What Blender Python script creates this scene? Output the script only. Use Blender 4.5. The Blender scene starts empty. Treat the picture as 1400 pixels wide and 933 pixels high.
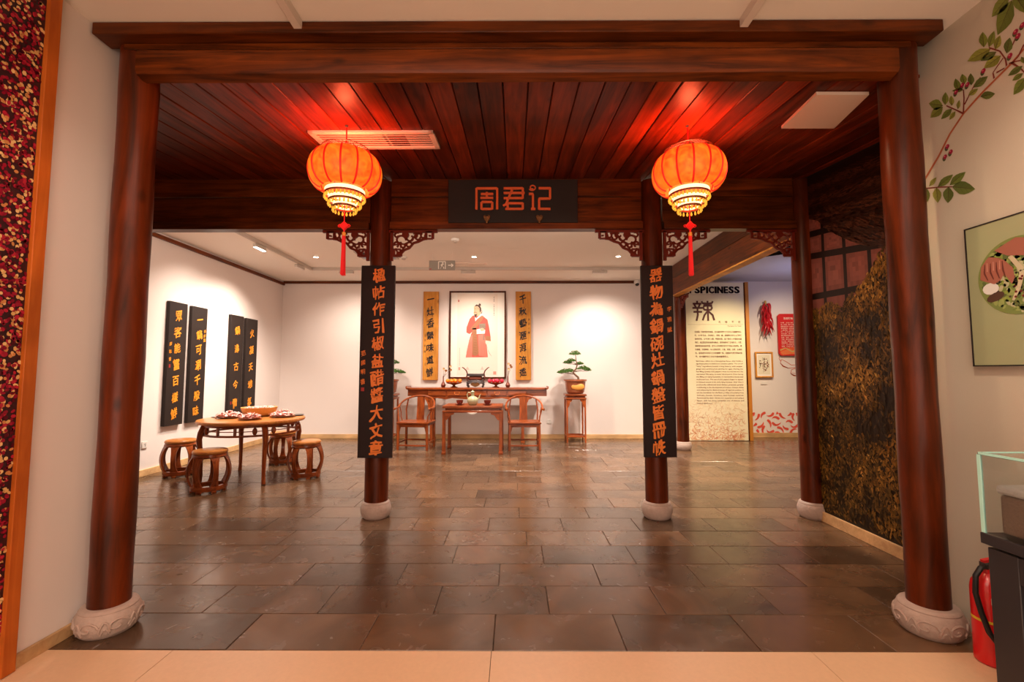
import bpy, bmesh, math, random
from math import sin, cos, pi, radians, atan, sqrt, tan, exp
from mathutils import Vector, Matrix, noise, geometry

SC = bpy.context.scene
COL = SC.collection
random.seed(7)

# ---------------------------------------------------------------- camera
FPX, EYE = 622.0, 1.4
PITCH, YAW = atan(42.5 / 622), atan(3 / 622)
cd = bpy.data.cameras.new('camera'); cam = bpy.data.objects.new('camera', cd); COL.objects.link(cam)
cam.location = (0, 0, EYE); cam.rotation_euler = (pi / 2 + PITCH, 0, YAW)
cd.sensor_fit = 'HORIZONTAL'; cd.sensor_width = 36; cd.lens = 36 * FPX / 1400
cd.clip_start = .02; SC.camera = cam

# ---------------------------------------------------------------- world, exposure
w = bpy.data.worlds.new('world'); SC.world = w; w.use_nodes = True
w.node_tree.nodes['Background'].inputs[0].default_value = (1, .82, .68, 1)
w.node_tree.nodes['Background'].inputs[1].default_value = .02
vs = SC.view_settings
vs.view_transform = 'Standard'; vs.look = 'None'; vs.gamma = 1; vs.use_curve_mapping = False; vs.exposure = 1.0
try:
    SC.cycles.use_denoising = True
    SC.cycles.max_bounces = 7; SC.cycles.diffuse_bounces = 4; SC.cycles.glossy_bounces = 4
    SC.cycles.transmission_bounces = 6; SC.cycles.sample_clamp_indirect = 6
except Exception: pass

# ---------------------------------------------------------------- lights
WARM = (1, .76, .6); WHITE = (1, .86, .73)
def area(loc, size, watts, color=WARM, rot=(0, 0, 0), size_y=None):
    l = bpy.data.lights.new('area_fill', 'AREA'); l.energy = watts; l.color = color; l.size = size
    if size_y: l.shape = 'RECTANGLE'; l.size_y = size_y
    o = bpy.data.objects.new('area_fill', l); o.location = loc; o.rotation_euler = rot; COL.objects.link(o); return o
def spot(loc, target, watts, angle=70, blend=1.0, color=WHITE, radius=.04):
    l = bpy.data.lights.new('spot_lamp', 'SPOT'); l.energy = watts; l.color = color
    l.spot_size = radians(angle); l.spot_blend = blend; l.shadow_soft_size = radius
    o = bpy.data.objects.new('spot_lamp', l); o.location = loc
    o.rotation_euler = (Vector(target) - Vector(loc)).to_track_quat('-Z', 'Y').to_euler(); COL.objects.link(o); return o
def point(loc, watts, color, radius=.05):
    l = bpy.data.lights.new('bulb_lamp', 'POINT'); l.energy = watts; l.color = color; l.shadow_soft_size = radius
    o = bpy.data.objects.new('bulb_lamp', l); o.location = loc; COL.objects.link(o); return o

# front gallery: soft fill above the camera, added upturned fill behind it
area((0, -.4, 3.3), 3.6, 54, (1, .79, .63), size_y=2.2)
area((0, -3.9, 1.2), 4.4, 100, (1, .79, .65), (pi / 2 + .45, 0, 0), size_y=2.2)
# added fill strip hidden behind the inner beams, brightening the back room ceiling
area((-1.0, 4.66, 3.02), 7.0, 30, (1, .84, .7), (pi / 2 + .5, 0, 0), size_y=.08)
# spots on the front tracks
spot((-1.2, 1.6, 3.2), (-2.35, 2.2, 1.3), 13, 85, 1, WARM)
spot((1.28, 1.4, 3.2), (2.46, 1.6, 1.5), 40, 95, 1, (1, .82, .62))
# back room: track spots washing the walls, downlights on the floor
spot((-3.1, 8.35, 3.2), (-3.3, 9.7, 1.1), 88, 115)
spot((-.86, 8.35, 3.2), (-.8, 9.7, .8), 115, 118)
spot((1.6, 8.35, 3.2), (1.8, 9.7, 1.0), 150, 112)
spot((-3.8, 6.72, 3.2), (-5, 7.0, 1.2), 90, 110)
spot((-3.8, 7.75, 3.2), (-5, 7.7, 1.2), 150, 105)
for x, y, e in ((-3.37, 7.6, 200), (-.68, 7.6, 250), (1.76, 7.6, 290), (-3.2, 5.9, 200), (.2, 5.9, 150), (2.2, 5.9, 150)):
    spot((x, y, 3.3), (x, y, 0), e, 120, 1, WHITE, .12)
# exhibition hall on the right: warm spots on the panels, added cool fill facing up at its ceiling
spot((4.4, 7.9, 3.25), (4.4, 9.35, 1.4), 110, 85, 1, (1, .8, .5))
spot((5.4, 8.1, 3.25), (5.9, 9.9, 1.5), 70, 90, 1, (1, .8, .58))
area((5.6, 8.3, 2.4), 1.2, 5, (.55, .6, 1), (pi, 0, 0))
spot((4.6, 6.6, 3.3), (4.2, 7.2, 0), 230, 120, 1, (1, .72, .48))
# front bay: faint warm lamp on the hut print, the two lantern bulbs
LANTERNS = ((-1.222, 3.20), (1.265, 3.215))
for lx, ly in LANTERNS:
    point((lx, ly, 2.915), 18, (1, .13, .05), .05)
spot((1.5, 2.9, 2.98), (2.9, 3.7, 1.2), 20, 115, 1, (1, .72, .4))

# ---------------------------------------------------------------- picture geometry -> place
def ray(x, y):
    a = (x - 700) / FPX; u = -(y - 466.5) / FPX
    X, Y, Z = a, cos(PITCH) - u * sin(PITCH), sin(PITCH) + u * cos(PITCH)
    return X * cos(YAW) - Y * sin(YAW), X * sin(YAW) + Y * cos(YAW), Z
def at_y(x, y, Y): r = ray(x, y); t = Y / r[1]; return Vector((r[0] * t, Y, EYE + r[2] * t))
def at_x(x, y, X): r = ray(x, y); t = X / r[0]; return Vector((X, r[1] * t, EYE + r[2] * t))

# ---------------------------------------------------------------- mesh builder
class MB:
    def __init__(s): s.v = []; s.f = []; s.c = None
    def add(s, vs_, fs, M=None):
        b = len(s.v)
        s.v += [tuple(M @ Vector(p)) if M else tuple(p) for p in vs_]
        s.f += [tuple(b + i for i in f) for f in fs]; return s
    def box(s, c, d, M=None):
        x, y, z = c; a, b, h = d[0] / 2, d[1] / 2, d[2] / 2
        return s.add([(x + i * a, y + j * b, z + k * h) for k in (-1, 1) for j in (-1, 1) for i in (-1, 1)],
                     [(0, 2, 3, 1), (4, 5, 7, 6), (0, 1, 5, 4), (2, 6, 7, 3), (0, 4, 6, 2), (1, 3, 7, 5)], M)
    def hexa(s, bottom, top, M=None):
        return s.add(list(bottom) + list(top), [(3, 2, 1, 0), (4, 5, 6, 7), (0, 1, 5, 4), (1, 2, 6, 5), (2, 3, 7, 6), (3, 0, 4, 7)], M)
    def lathe(s, prof, n=24, M=None, lobes=0, amp=0, squash=1.0):
        vs_ = []; fs = []; m = len(prof)
        for r, z in prof:
            for i in range(n):
                a = 2 * pi * i / n; k = r * (1 + amp * (abs(sin(a * lobes / 2)) - .6)) if lobes else r
                vs_.append((k * cos(a), squash * k * sin(a), z))
        for j in range(m - 1):
            for i in range(n):
                fs.append((j * n + i, j * n + (i + 1) % n, (j + 1) * n + (i + 1) % n, (j + 1) * n + i))
        if prof[0][0] > 1e-4: fs.append(tuple(range(n - 1, -1, -1)))
        if prof[-1][0] > 1e-4: fs.append(tuple((m - 1) * n + i for i in range(n)))
        return s.add(vs_, fs, M)
    def ring(s, prof, n=24, M=None):     # closed profile around z, no caps
        vs_ = [(r * cos(2 * pi * i / n), r * sin(2 * pi * i / n), z) for r, z in prof for i in range(n)]
        m = len(prof)
        fs = [(j * n + i, j * n + (i + 1) % n, ((j + 1) % m) * n + (i + 1) % n, ((j + 1) % m) * n + i) for j in range(m) for i in range(n)]
        return s.add(vs_, fs, M)
    def tube(s, pts, r, n=8, M=None, flat=1.0, close=False):
        pts = [Vector(p) for p in pts]; L = len(pts); vs_ = []; fs = []
        up = Vector((0, 0, 1)); prev = None
        for i, p in enumerate(pts):
            if close: t = (pts[(i + 1) % L] - pts[i - 1]).normalized()
            else: t = (pts[min(i + 1, L - 1)] - pts[max(i - 1, 0)]).normalized()
            a = up if prev is None else prev
            if abs(a.dot(t)) > .97: a = Vector((1, 0, 0)) if abs(t.x) < .9 else Vector((0, 1, 0))
            a = (a - t * a.dot(t)).normalized(); b = t.cross(a); prev = a
            rr = r[i] if isinstance(r, (list, tuple)) else r
            for k in range(n):
                q = 2 * pi * k / n + pi / n; vs_.append(tuple(p + a * (rr * cos(q)) + b * (rr * flat * sin(q))))
        for i in range(L if close else L - 1):
            for k in range(n):
                j = (i + 1) % L; fs.append((i * n + k, i * n + (k + 1) % n, j * n + (k + 1) % n, j * n + k))
        if not close: fs += [tuple(range(n - 1, -1, -1)), tuple((L - 1) * n + k for k in range(n))]
        return s.add(vs_, fs, M)
    def bar(s, a, b, w, h, M=None):      # rectangular bar
        a = Vector(a); b = Vector(b); t = (b - a).normalized()
        up = Vector((0, 0, 1)) if abs(t.z) < .9 else Vector((0, 1, 0))
        x = t.cross(up).normalized(); y = x.cross(t)
        q = [x * (i * w / 2) + y * (j * h / 2) for i, j in ((-1, -1), (1, -1), (1, 1), (-1, 1))]
        return s.hexa([a + k for k in q], [b + k for k in q], M)
    def sphere(s, c, r, n=12, m=8, sc=(1, 1, 1), M=None):
        pr = [(sin(pi * j / m), -cos(pi * j / m)) for j in range(m + 1)]
        T = Matrix.Translation(c) @ Matrix.Diagonal((r * sc[0], r * sc[1], r * sc[2], 1))
        return s.lathe([(max(a, 1e-5), b) for a, b in pr], n, (M @ T) if M else T)
    def prism(s, pts, t, M=None):        # outline in x,z extruded along y (front at -t/2)
        n = len(pts)
        vs_ = [(x, -t / 2, z) for x, z in pts] + [(x, t / 2, z) for x, z in pts]
        tri = geometry.tessellate_polygon([[Vector((x, z, 0)) for x, z in pts]])
        fs = [tuple(q) for q in tri] + [tuple(n + i for i in reversed(q)) for q in tri]
        fs += [(i, (i + 1) % n, n + (i + 1) % n, n + i) for i in range(n)]
        return s.add(vs_, fs, M)
    def mesh(s, name, mat, smooth=35):
        me = bpy.data.meshes.new(name); me.from_pydata(s.v, [], s.f); me.materials.append(mat)
        bm = bmesh.new(); bm.from_mesh(me); bmesh.ops.recalc_face_normals(bm, faces=bm.faces); bm.to_mesh(me); bm.free()
        if smooth:
            for p in me.polygons: p.use_smooth = True
            me.set_sharp_from_angle(angle=radians(smooth))
        return me
    def build(s, name, mat, parent=None, loc=(0, 0, 0), bevel=0, smooth=35, seg=2):
        o = bpy.data.objects.new(name, s.mesh(name, mat, smooth)); COL.objects.link(o); o.location = loc
        if parent: o.parent = parent
        if bevel:
            m = o.modifiers.new('bevel', 'BEVEL'); m.width = bevel; m.segments = seg; m.limit_method = 'ANGLE'; m.angle_limit = radians(40)
        return o

def tag(o, label=None, cat=None, group=None, kind=None):
    if label: o['label'] = label
    if cat: o['category'] = cat
    if group: o['group'] = group
    if kind: o['kind'] = kind
    return o
def thing(name, label, cat, loc=(0, 0, 0), rz=0, group=None):
    o = bpy.data.objects.new(name, None); COL.objects.link(o); o.location = loc; o.rotation_euler = (0, 0, rz)
    o.empty_display_size = .1
    return tag(o, label, cat, group)
def children(o): return [c for c in COL.objects if c.parent == o]
def copy_tree(o, parent=None):
    kids = children(o); c = o.copy(); COL.objects.link(c)
    if parent: c.parent = parent
    for k in kids: copy_tree(k, c)
    return c
def struct(o): o['kind'] = 'structure'; return o
def MT(x, y, z, rz=0): return Matrix.Translation((x, y, z)) @ Matrix.Rotation(rz, 4, 'Z')

# ---------------------------------------------------------------- materials
def nt(name):
    m = bpy.data.materials.new(name); m.use_nodes = True; t = m.node_tree; return m, t, t.nodes['Principled BSDF']
def N(t, kind, **kw):
    n = t.nodes.new(kind)
    for k, v in kw.items():
        if k in n.inputs.keys(): n.inputs[k].default_value = v
        else: setattr(n, k, v)
    return n
def rgb(c): return (c[0], c[1], c[2], 1)
def srgb(r, g, b): return tuple(((v / 255 + .055) / 1.055) ** 2.4 if v > 10 else v / 3295. for v in (r, g, b))
def plain(name, c, rough=.5, metal=0, spec=.5, bump=0, bscale=60, mottle=0, emit=None, es=0, coat=0):
    m, t, b = nt(name); b.inputs['Base Color'].default_value = rgb(c); b.inputs['Roughness'].default_value = rough
    b.inputs['Metallic'].default_value = metal; b.inputs['Specular IOR Level'].default_value = spec
    b.inputs['Coat Weight'].default_value = coat
    if emit: b.inputs['Emission Color'].default_value = rgb(emit); b.inputs['Emission Strength'].default_value = es
    if bump or mottle:
        tc = N(t, 'ShaderNodeTexCoord'); no = N(t, 'ShaderNodeTexNoise', Scale=bscale, Detail=5.0)
        t.links.new(tc.outputs['Object'], no.inputs['Vector'])
        if bump:
            bp = N(t, 'ShaderNodeBump', Strength=bump, Distance=.01); t.links.new(no.outputs['Fac'], bp.inputs['Height']); t.links.new(bp.outputs[0], b.inputs['Normal'])
        if mottle:
            mx = N(t, 'ShaderNodeMix', data_type='RGBA'); t.links.new(no.outputs['Fac'], mx.inputs['Factor'])
            mx.inputs[6].default_value = rgb([v * (1 - mottle) for v in c]); mx.inputs[7].default_value = rgb([min(1, v * (1 + mottle)) for v in c])
            t.links.new(mx.outputs[2], b.inputs['Base Color'])
    return m
def wood(name, dark, light, axis='z', rough=.42, scale=6, stretch=14, knots=True, vary=.35, coat=0):
    m, t, b = nt(name); L = t.links.new
    tc = N(t, 'ShaderNodeTexCoord'); mp = N(t, 'ShaderNodeMapping'); oi = N(t, 'ShaderNodeObjectInfo')
    L(tc.outputs['Object'], mp.inputs['Vector'])
    s = [scale * stretch / 4] * 3; s['xyz'.index(axis)] = scale / 4; mp.inputs['Scale'].default_value = s
    cb = N(t, 'ShaderNodeVectorMath', operation='MULTIPLY_ADD'); cb.inputs[1].default_value = (37, 17, 29)
    L(oi.outputs['Random'], cb.inputs[0]); L(mp.outputs[0], cb.inputs[2])
    n1 = N(t, 'ShaderNodeTexNoise', Scale=1.0, Detail=8.0, Roughness=.62, Distortion=.9); L(cb.outputs[0], n1.inputs['Vector'])
    n2 = N(t, 'ShaderNodeTexNoise', Scale=3.0, Detail=2.0); L(tc.outputs['Object'], n2.inputs['Vector'])
    rp = N(t, 'ShaderNodeValToRGB'); e = rp.color_ramp.elements
    e[0].position = .32; e[0].color = rgb(dark); e[1].position = .68; e[1].color = rgb(light); L(n1.outputs['Fac'], rp.inputs[0])
    mul = N(t, 'ShaderNodeMix', data_type='RGBA', blend_type='MULTIPLY'); mul.inputs['Factor'].default_value = 1
    mr = N(t, 'ShaderNodeMapRange'); mr.inputs[1].default_value = .3; mr.inputs[2].default_value = .7; mr.inputs[3].default_value = .72; mr.inputs[4].default_value = 1.15
    L(n2.outputs['Fac'], mr.inputs[0])
    mr2 = N(t, 'ShaderNodeMapRange'); mr2.inputs[3].default_value = 1 - vary; mr2.inputs[4].default_value = 1 + vary * .5; L(oi.outputs['Random'], mr2.inputs[0])
    mm = N(t, 'ShaderNodeMath', operation='MULTIPLY'); L(mr.outputs[0], mm.inputs[0]); L(mr2.outputs[0], mm.inputs[1])
    L(rp.outputs[0], mul.inputs[6]); L(mm.outputs[0], mul.inputs[7]); out = mul.outputs[2]
    if knots:
        vo = N(t, 'ShaderNodeTexVoronoi', Scale=1.0); vm = N(t, 'ShaderNodeVectorMath', operation='MULTIPLY_ADD')
        q = [5.0] * 3; q['xyz'.index(axis)] = 2.2; mp2 = N(t, 'ShaderNodeMapping'); mp2.inputs['Scale'].default_value = q
        L(tc.outputs['Object'], mp2.inputs[0]); vm.inputs[1].default_value = (11, 23, 7); L(oi.outputs['Random'], vm.inputs[0]); L(mp2.outputs[0], vm.inputs[2]); L(vm.outputs[0], vo.inputs['Vector'])
        kr = N(t, 'ShaderNodeMapRange'); kr.inputs[1].default_value = .04; kr.inputs[2].default_value = .13; kr.inputs[3].default_value = .75; kr.inputs[4].default_value = 0
        L(vo.outputs['Distance'], kr.inputs[0]); kx = N(t, 'ShaderNodeMix', data_type='RGBA'); L(kr.outputs[0], kx.inputs['Factor']); L(out, kx.inputs[6])
        kx.inputs[7].default_value = rgb([v * .25 for v in dark]); out = kx.outputs[2]
    L(out, b.inputs['Base Color']); b.inputs['Roughness'].default_value = rough; b.inputs['Coat Weight'].default_value = coat; b.inputs['Specular IOR Level'].default_value = .2
    bp = N(t, 'ShaderNodeBump', Strength=.18, Distance=.004); L(n1.outputs['Fac'], bp.inputs['Height']); L(bp.outputs[0], b.inputs['Normal'])
    return m
def print_mat(name, rough=.55):
    m, t, b = nt(name); a = N(t, 'ShaderNodeVertexColor'); a.layer_name = 'Col'; t.links.new(a.outputs['Color'], b.inputs['Base Color'])
    b.inputs['Roughness'].default_value = rough; b.inputs['Specular IOR Level'].default_value = .25; return m

D1, D2 = srgb(56, 22, 4), srgb(120, 56, 14)
M = {}
for ax in 'xyz':
    M['timber_' + ax] = wood('dark_timber_' + ax, D1, D2, ax, .36, 6)
    M['rose_' + ax] = wood('rosewood_' + ax, srgb(104, 42, 16), srgb(170, 84, 36), ax, .3, 10, 12, False, .12, .2)
M['honey'] = wood('lit_rosewood_top', srgb(172, 96, 42), srgb(214, 142, 72), 'x', .3, 10, 12, False, .08, .2)  # lighter rosewood: the highlight on table and stool tops is in the colour
M['col'] = wood('column_timber', srgb(50, 20, 6), srgb(112, 44, 13), 'z', .34, 4, 10, True, .15, .0)
M['plank'] = PL_ = wood('plank_timber', srgb(70, 22, 5), srgb(140, 52, 16), 'y', .36, 5, 14, True, .5)
PL_.node_tree.nodes['Principled BSDF'].inputs['Specular IOR Level'].default_value = .1
M['fret'] = plain('carved_fretwork', srgb(104, 30, 12), .45, spec=.25, bump=.2)
M['oak'] = wood('pale_oak', srgb(196, 152, 104), srgb(220, 180, 130), 'x', .5, 8, 10, False, .08)
M['orange_wood'] = wood('orange_frame_wood', srgb(176, 84, 26), srgb(202, 108, 40), 'z', .4, 6, 12, False, .05)
M['gold_wood'] = wood('golden_board_wood', srgb(196, 122, 42), srgb(224, 158, 70), 'z', .5, 7, 12, True, .1)
M['panel_side'] = plain('panel_edge_wood', srgb(190, 120, 40), .5)
M['wall'] = plain('painted_wall', srgb(228, 216, 210), .75, bump=.03, bscale=180)
M['wall_green'] = plain('sage_wallpaper', srgb(194, 184, 166), .75, bump=.06, bscale=240, mottle=.04)
M['ceil'] = plain('ceiling_paint', srgb(232, 222, 210), .85, bump=.03, bscale=120)
M['soffit'] = plain('grey_soffit', srgb(170, 168, 176), .8, mottle=.03, bscale=2)
M['black'] = plain('black_void_paint', (.01, .01, .012), .7)
M['beige'] = plain('beige_floor_tile', srgb(224, 186, 148), .38, mottle=.07, bscale=55, bump=.02)
M['grout'] = plain('grout', srgb(96, 76, 58), .8)
M['stone'] = plain('carved_grey_stone', srgb(176, 154, 142), .7, bump=.5, bscale=38, mottle=.14)
M['lacquer'] = plain('black_lacquer', srgb(30, 12, 10), .45, spec=.25, mottle=.25, bscale=9)
M['lacquer_grey'] = plain('charcoal_board_paint', srgb(38, 28, 24), .5, spec=.25, mottle=.2, bscale=5)
M['gold'] = plain('gold_leaf_paint', srgb(228, 122, 34), .45, mottle=.12, bscale=90)
M['copper'] = plain('copper_letters', srgb(226, 100, 48), .38)
M['ink'] = plain('black_ink', srgb(26, 16, 12), .6)
M['seal'] = plain('red_seal_paint', srgb(150, 26, 22), .6)
M['white_metal'] = plain('white_metal', srgb(214, 200, 188), .5)
M['vent'] = plain('vent_enamel', srgb(228, 206, 188), .5)
M['grey_metal'] = plain('grey_track_metal', srgb(186, 172, 158), .5)
M['dark_grey'] = plain('dark_grey_plastic', srgb(60, 54, 50), .5)
M['white_plastic'] = plain('white_plastic', srgb(225, 218, 210), .4)
M['red_cord'] = plain('red_silk', srgb(240, 14, 22), .6, emit=srgb(214, 22, 22), es=0)
M['gold_cloth'] = plain('gold_thread', srgb(230, 150, 50), .5)
M['lamp_on'] = plain('lit_diffuser', (1, .95, .88), .4, emit=(1, .93, .82), es=9)
M['brass'] = plain('aged_brass', srgb(112, 74, 38), .45, metal=.6, bump=.3, bscale=60)
M['exit'] = plain('exit_sign_face', srgb(128, 114, 100), .4)
M['exit_mark'] = plain('exit_sign_mark', srgb(226, 212, 198), .4)
M['terracotta'] = plain('glazed_clay_pot', srgb(150, 84, 54), .35, mottle=.1, coat=.3)
M['pot_patch'] = plain('ochre_pot_medallion', srgb(214, 146, 66), .4, mottle=.1)
M['leaf'] = plain('bonsai_leaf', srgb(84, 126, 50), .5, mottle=.35, bscale=30)
M['bark'] = plain('bonsai_bark', srgb(110, 78, 56), .8, bump=.5)
M['soil'] = plain('pot_soil', srgb(48, 34, 26), .9, bump=.6)
M['bronze'] = plain('dark_bronze', srgb(74, 66, 66), .35, metal=.55, bump=.1, bscale=80)
M['bronze_red'] = plain('reddish_bronze', srgb(112, 52, 34), .4, metal=.3)
M['orange_fruit'] = plain('orange_peel', srgb(246, 132, 20), .42, bump=.15, bscale=200)
M['apple'] = plain('pink_red_apple_skin', srgb(212, 40, 66), .3, mottle=.15, bscale=40)
M['celadon'] = plain('celadon_glaze', srgb(168, 166, 132), .22, mottle=.06, coat=.4)
M['cup'] = plain('dark_red_lacquer_cup', srgb(104, 34, 26), .25, coat=.4)
M['dried'] = plain('dried_flower_petal', srgb(206, 168, 120), .7)
M['dried_dark'] = plain('dried_flower_brown', srgb(150, 96, 50), .7)
M['stem'] = plain('dry_stem', srgb(120, 100, 80), .7)
M['paper'] = plain('scroll_paper', srgb(240, 232, 222), .8)
M['print'] = print_mat('flat_colour_print')
M['print_gloss'] = print_mat('photo_print', .4)
M['plate'] = plain('brown_plate', srgb(150, 90, 50), .4)
M['bamboo'] = plain('woven_bamboo', srgb(214, 158, 84), .55, bump=.5, bscale=90, mottle=.2)
def meat_mat():
    m, t, b = nt('sliced_meat'); L = t.links.new; tc = N(t, 'ShaderNodeTexCoord')
    no = N(t, 'ShaderNodeTexNoise', Scale=42.0, Detail=3.0, Distortion=1.5); L(tc.outputs['Object'], no.inputs['Vector'])
    rp = N(t, 'ShaderNodeValToRGB'); e = rp.color_ramp.elements; e[0].position = .44; e[0].color = rgb(srgb(206, 88, 72)); e[1].position = .56; e[1].color = rgb(srgb(250, 232, 222))
    L(no.outputs['Fac'], rp.inputs[0]); L(rp.outputs[0], b.inputs['Base Color']); b.inputs['Roughness'].default_value = .45; return m
M['meat'] = meat_mat()
M['mat_dark'] = plain('dark_placemat', srgb(70, 62, 56), .6)
M['chili'] = plain('dried_chili_skin', srgb(176, 18, 28), .3, mottle=.25, bscale=20)
M['straw'] = plain('straw_rope', srgb(196, 150, 80), .8)
M['red_board'] = plain('red_sign_board', srgb(206, 26, 26), .5)
M['white_print'] = plain('white_lettering', srgb(246, 226, 206), .6)
M['brown_print'] = plain('brown_lettering', srgb(116, 56, 34), .6)
M['plum_print'] = plain('dark_plum_lettering', srgb(52, 22, 40), .6)
M['maroon_char'] = plain('maroon_lettering', srgb(84, 22, 22), .6)
M['cream_panel'] = plain('cream_text_panel', srgb(236, 224, 192), .6)
M['case_black'] = plain('black_showcase_paint', srgb(40, 36, 38), .45)
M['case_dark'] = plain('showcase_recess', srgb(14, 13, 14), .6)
M['ext_red'] = plain('extinguisher_red', srgb(214, 18, 24), .3, coat=.4)
M['rubber'] = plain('black_rubber', srgb(22, 22, 24), .5)
M['yellow'] = plain('yellow_band', srgb(220, 190, 40), .5)
def glass_mat(name, c, rough=0.0, ior=1.45):
    m, t, b = nt(name); b.inputs['Base Color'].default_value = rgb(c); b.inputs['Transmission Weight'].default_value = 1
    b.inputs['Roughness'].default_value = rough; b.inputs['IOR'].default_value = ior; return m
M['glass'] = glass_mat('clear_glass', (.96, .99, .98)); M['glass_edge'] = plain('teal_glass_edge', srgb(176, 232, 220), .15, emit=srgb(90, 190, 170), es=0)
def slate_mat():
    m, t, b = nt('slate_tile'); L = t.links.new
    tc = N(t, 'ShaderNodeTexCoord'); oi = N(t, 'ShaderNodeObjectInfo'); cb = N(t, 'ShaderNodeVectorMath', operation='MULTIPLY_ADD'); cb.inputs[1].default_value = (31, 47, 13)
    L(oi.outputs['Random'], cb.inputs[0]); L(tc.outputs['Object'], cb.inputs[2])
    n1 = N(t, 'ShaderNodeTexNoise', Scale=2.0, Detail=6.0, Roughness=.5, Distortion=1.2); L(cb.outputs[0], n1.inputs['Vector'])
    n2 = N(t, 'ShaderNodeTexNoise', Scale=7.0, Detail=3.0, Roughness=.5, Distortion=.8); L(cb.outputs[0], n2.inputs['Vector'])
    rp = N(t, 'ShaderNodeValToRGB'); e = rp.color_ramp.elements; e[0].position = .2; e[0].color = rgb(srgb(62, 45, 30)); e[1].position = .82; e[1].color = rgb(srgb(118, 86, 60))
    L(n1.outputs['Fac'], rp.inputs[0])
    mr = N(t, 'ShaderNodeMapRange'); mr.inputs[3].default_value = .62; mr.inputs[4].default_value = 1.2; L(oi.outputs['Random'], mr.inputs[0])
    mx = N(t, 'ShaderNodeMix', data_type='RGBA', blend_type='MULTIPLY'); mx.inputs['Factor'].default_value = 1; L(rp.outputs[0], mx.inputs[6]); L(mr.outputs[0], mx.inputs[7])
    L(mx.outputs[2], b.inputs['Base Color'])
    rr = N(t, 'ShaderNodeMapRange'); rr.inputs[1].default_value = .3; rr.inputs[2].default_value = .7; rr.inputs[3].default_value = .2; rr.inputs[4].default_value = .29; L(n2.outputs['Fac'], rr.inputs[0]); L(rr.outputs[0], b.inputs['Roughness'])
    bp = N(t, 'ShaderNodeBump', Strength=.12, Distance=.006); L(n2.outputs['Fac'], bp.inputs['Height']); bp2 = N(t, 'ShaderNodeBump', Strength=.2, Distance=.012); L(n1.outputs['Fac'], bp2.inputs['Height']); L(bp.outputs[0], bp2.inputs['Normal']); L(bp2.outputs[0], b.inputs['Normal'])
    b.inputs['Specular IOR Level'].default_value = .6
    return m
M['slate'] = slate_mat()
def lantern_mat():
    m, t, b = nt('glowing_lantern_paper'); L = t.links.new
    tc = N(t, 'ShaderNodeTexCoord'); no = N(t, 'ShaderNodeTexNoise', Scale=14.0, Detail=3.0, Distortion=1.2); L(tc.outputs['Object'], no.inputs['Vector'])
    rp = N(t, 'ShaderNodeValToRGB'); e = rp.color_ramp.elements; e[0].position = .3; e[0].color = rgb(srgb(238, 66, 10)); e[1].position = .75; e[1].color = rgb(srgb(255, 140, 26))
    L(no.outputs['Fac'], rp.inputs[0]); L(rp.outputs[0], b.inputs['Emission Color']); b.inputs['Emission Strength'].default_value = .5
    b.inputs['Base Color'].default_value = (.5, .05, .01, 1); b.inputs['Roughness'].default_value = .6; return m
M['lantern'] = lantern_mat()
M['rib'] = plain('lantern_rib', (.5, .01, .005), .5, emit=(.8, .004, .004), es=.38)
M['tier'] = plain('lit_lace_band', srgb(250, 240, 190), .5, emit=srgb(250, 240, 190), es=.6)
M['bead'] = plain('lit_bead_fringe', srgb(220, 160, 40), .35, emit=srgb(240, 180, 60), es=.38)
M['wire'] = plain('gilt_wire', srgb(110, 60, 30), .4, metal=.5)

# ---------------------------------------------------------------- lettering
_glyph = {}
def glyph(ch, extrude=.0, offset=.0):
    key = (ch, extrude, offset)
    if key in _glyph: return _glyph[key]
    c = bpy.data.curves.new('glyph', 'FONT'); c.body = ch; c.size = 1; c.extrude = extrude; c.offset = offset; c.resolution_u = 3
    o = bpy.data.objects.new('glyph', c); COL.objects.link(o); bpy.context.view_layer.update()
    me = o.evaluated_get(bpy.context.evaluated_depsgraph_get()).to_mesh()
    v = [Vector(p.co) for p in me.vertices]; f = [tuple(p.vertices) for p in me.polygons]
    o.evaluated_get(bpy.context.evaluated_depsgraph_get()).to_mesh_clear()
    bpy.data.objects.remove(o); bpy.data.curves.remove(c)
    if v:
        x0 = min(p.x for p in v); x1 = max(p.x for p in v); y0 = min(p.y for p in v); y1 = max(p.y for p in v)
    else: x0 = x1 = y0 = y1 = 0
    _glyph[key] = (v, f, (x0, x1, y0, y1)); return _glyph[key]
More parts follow.
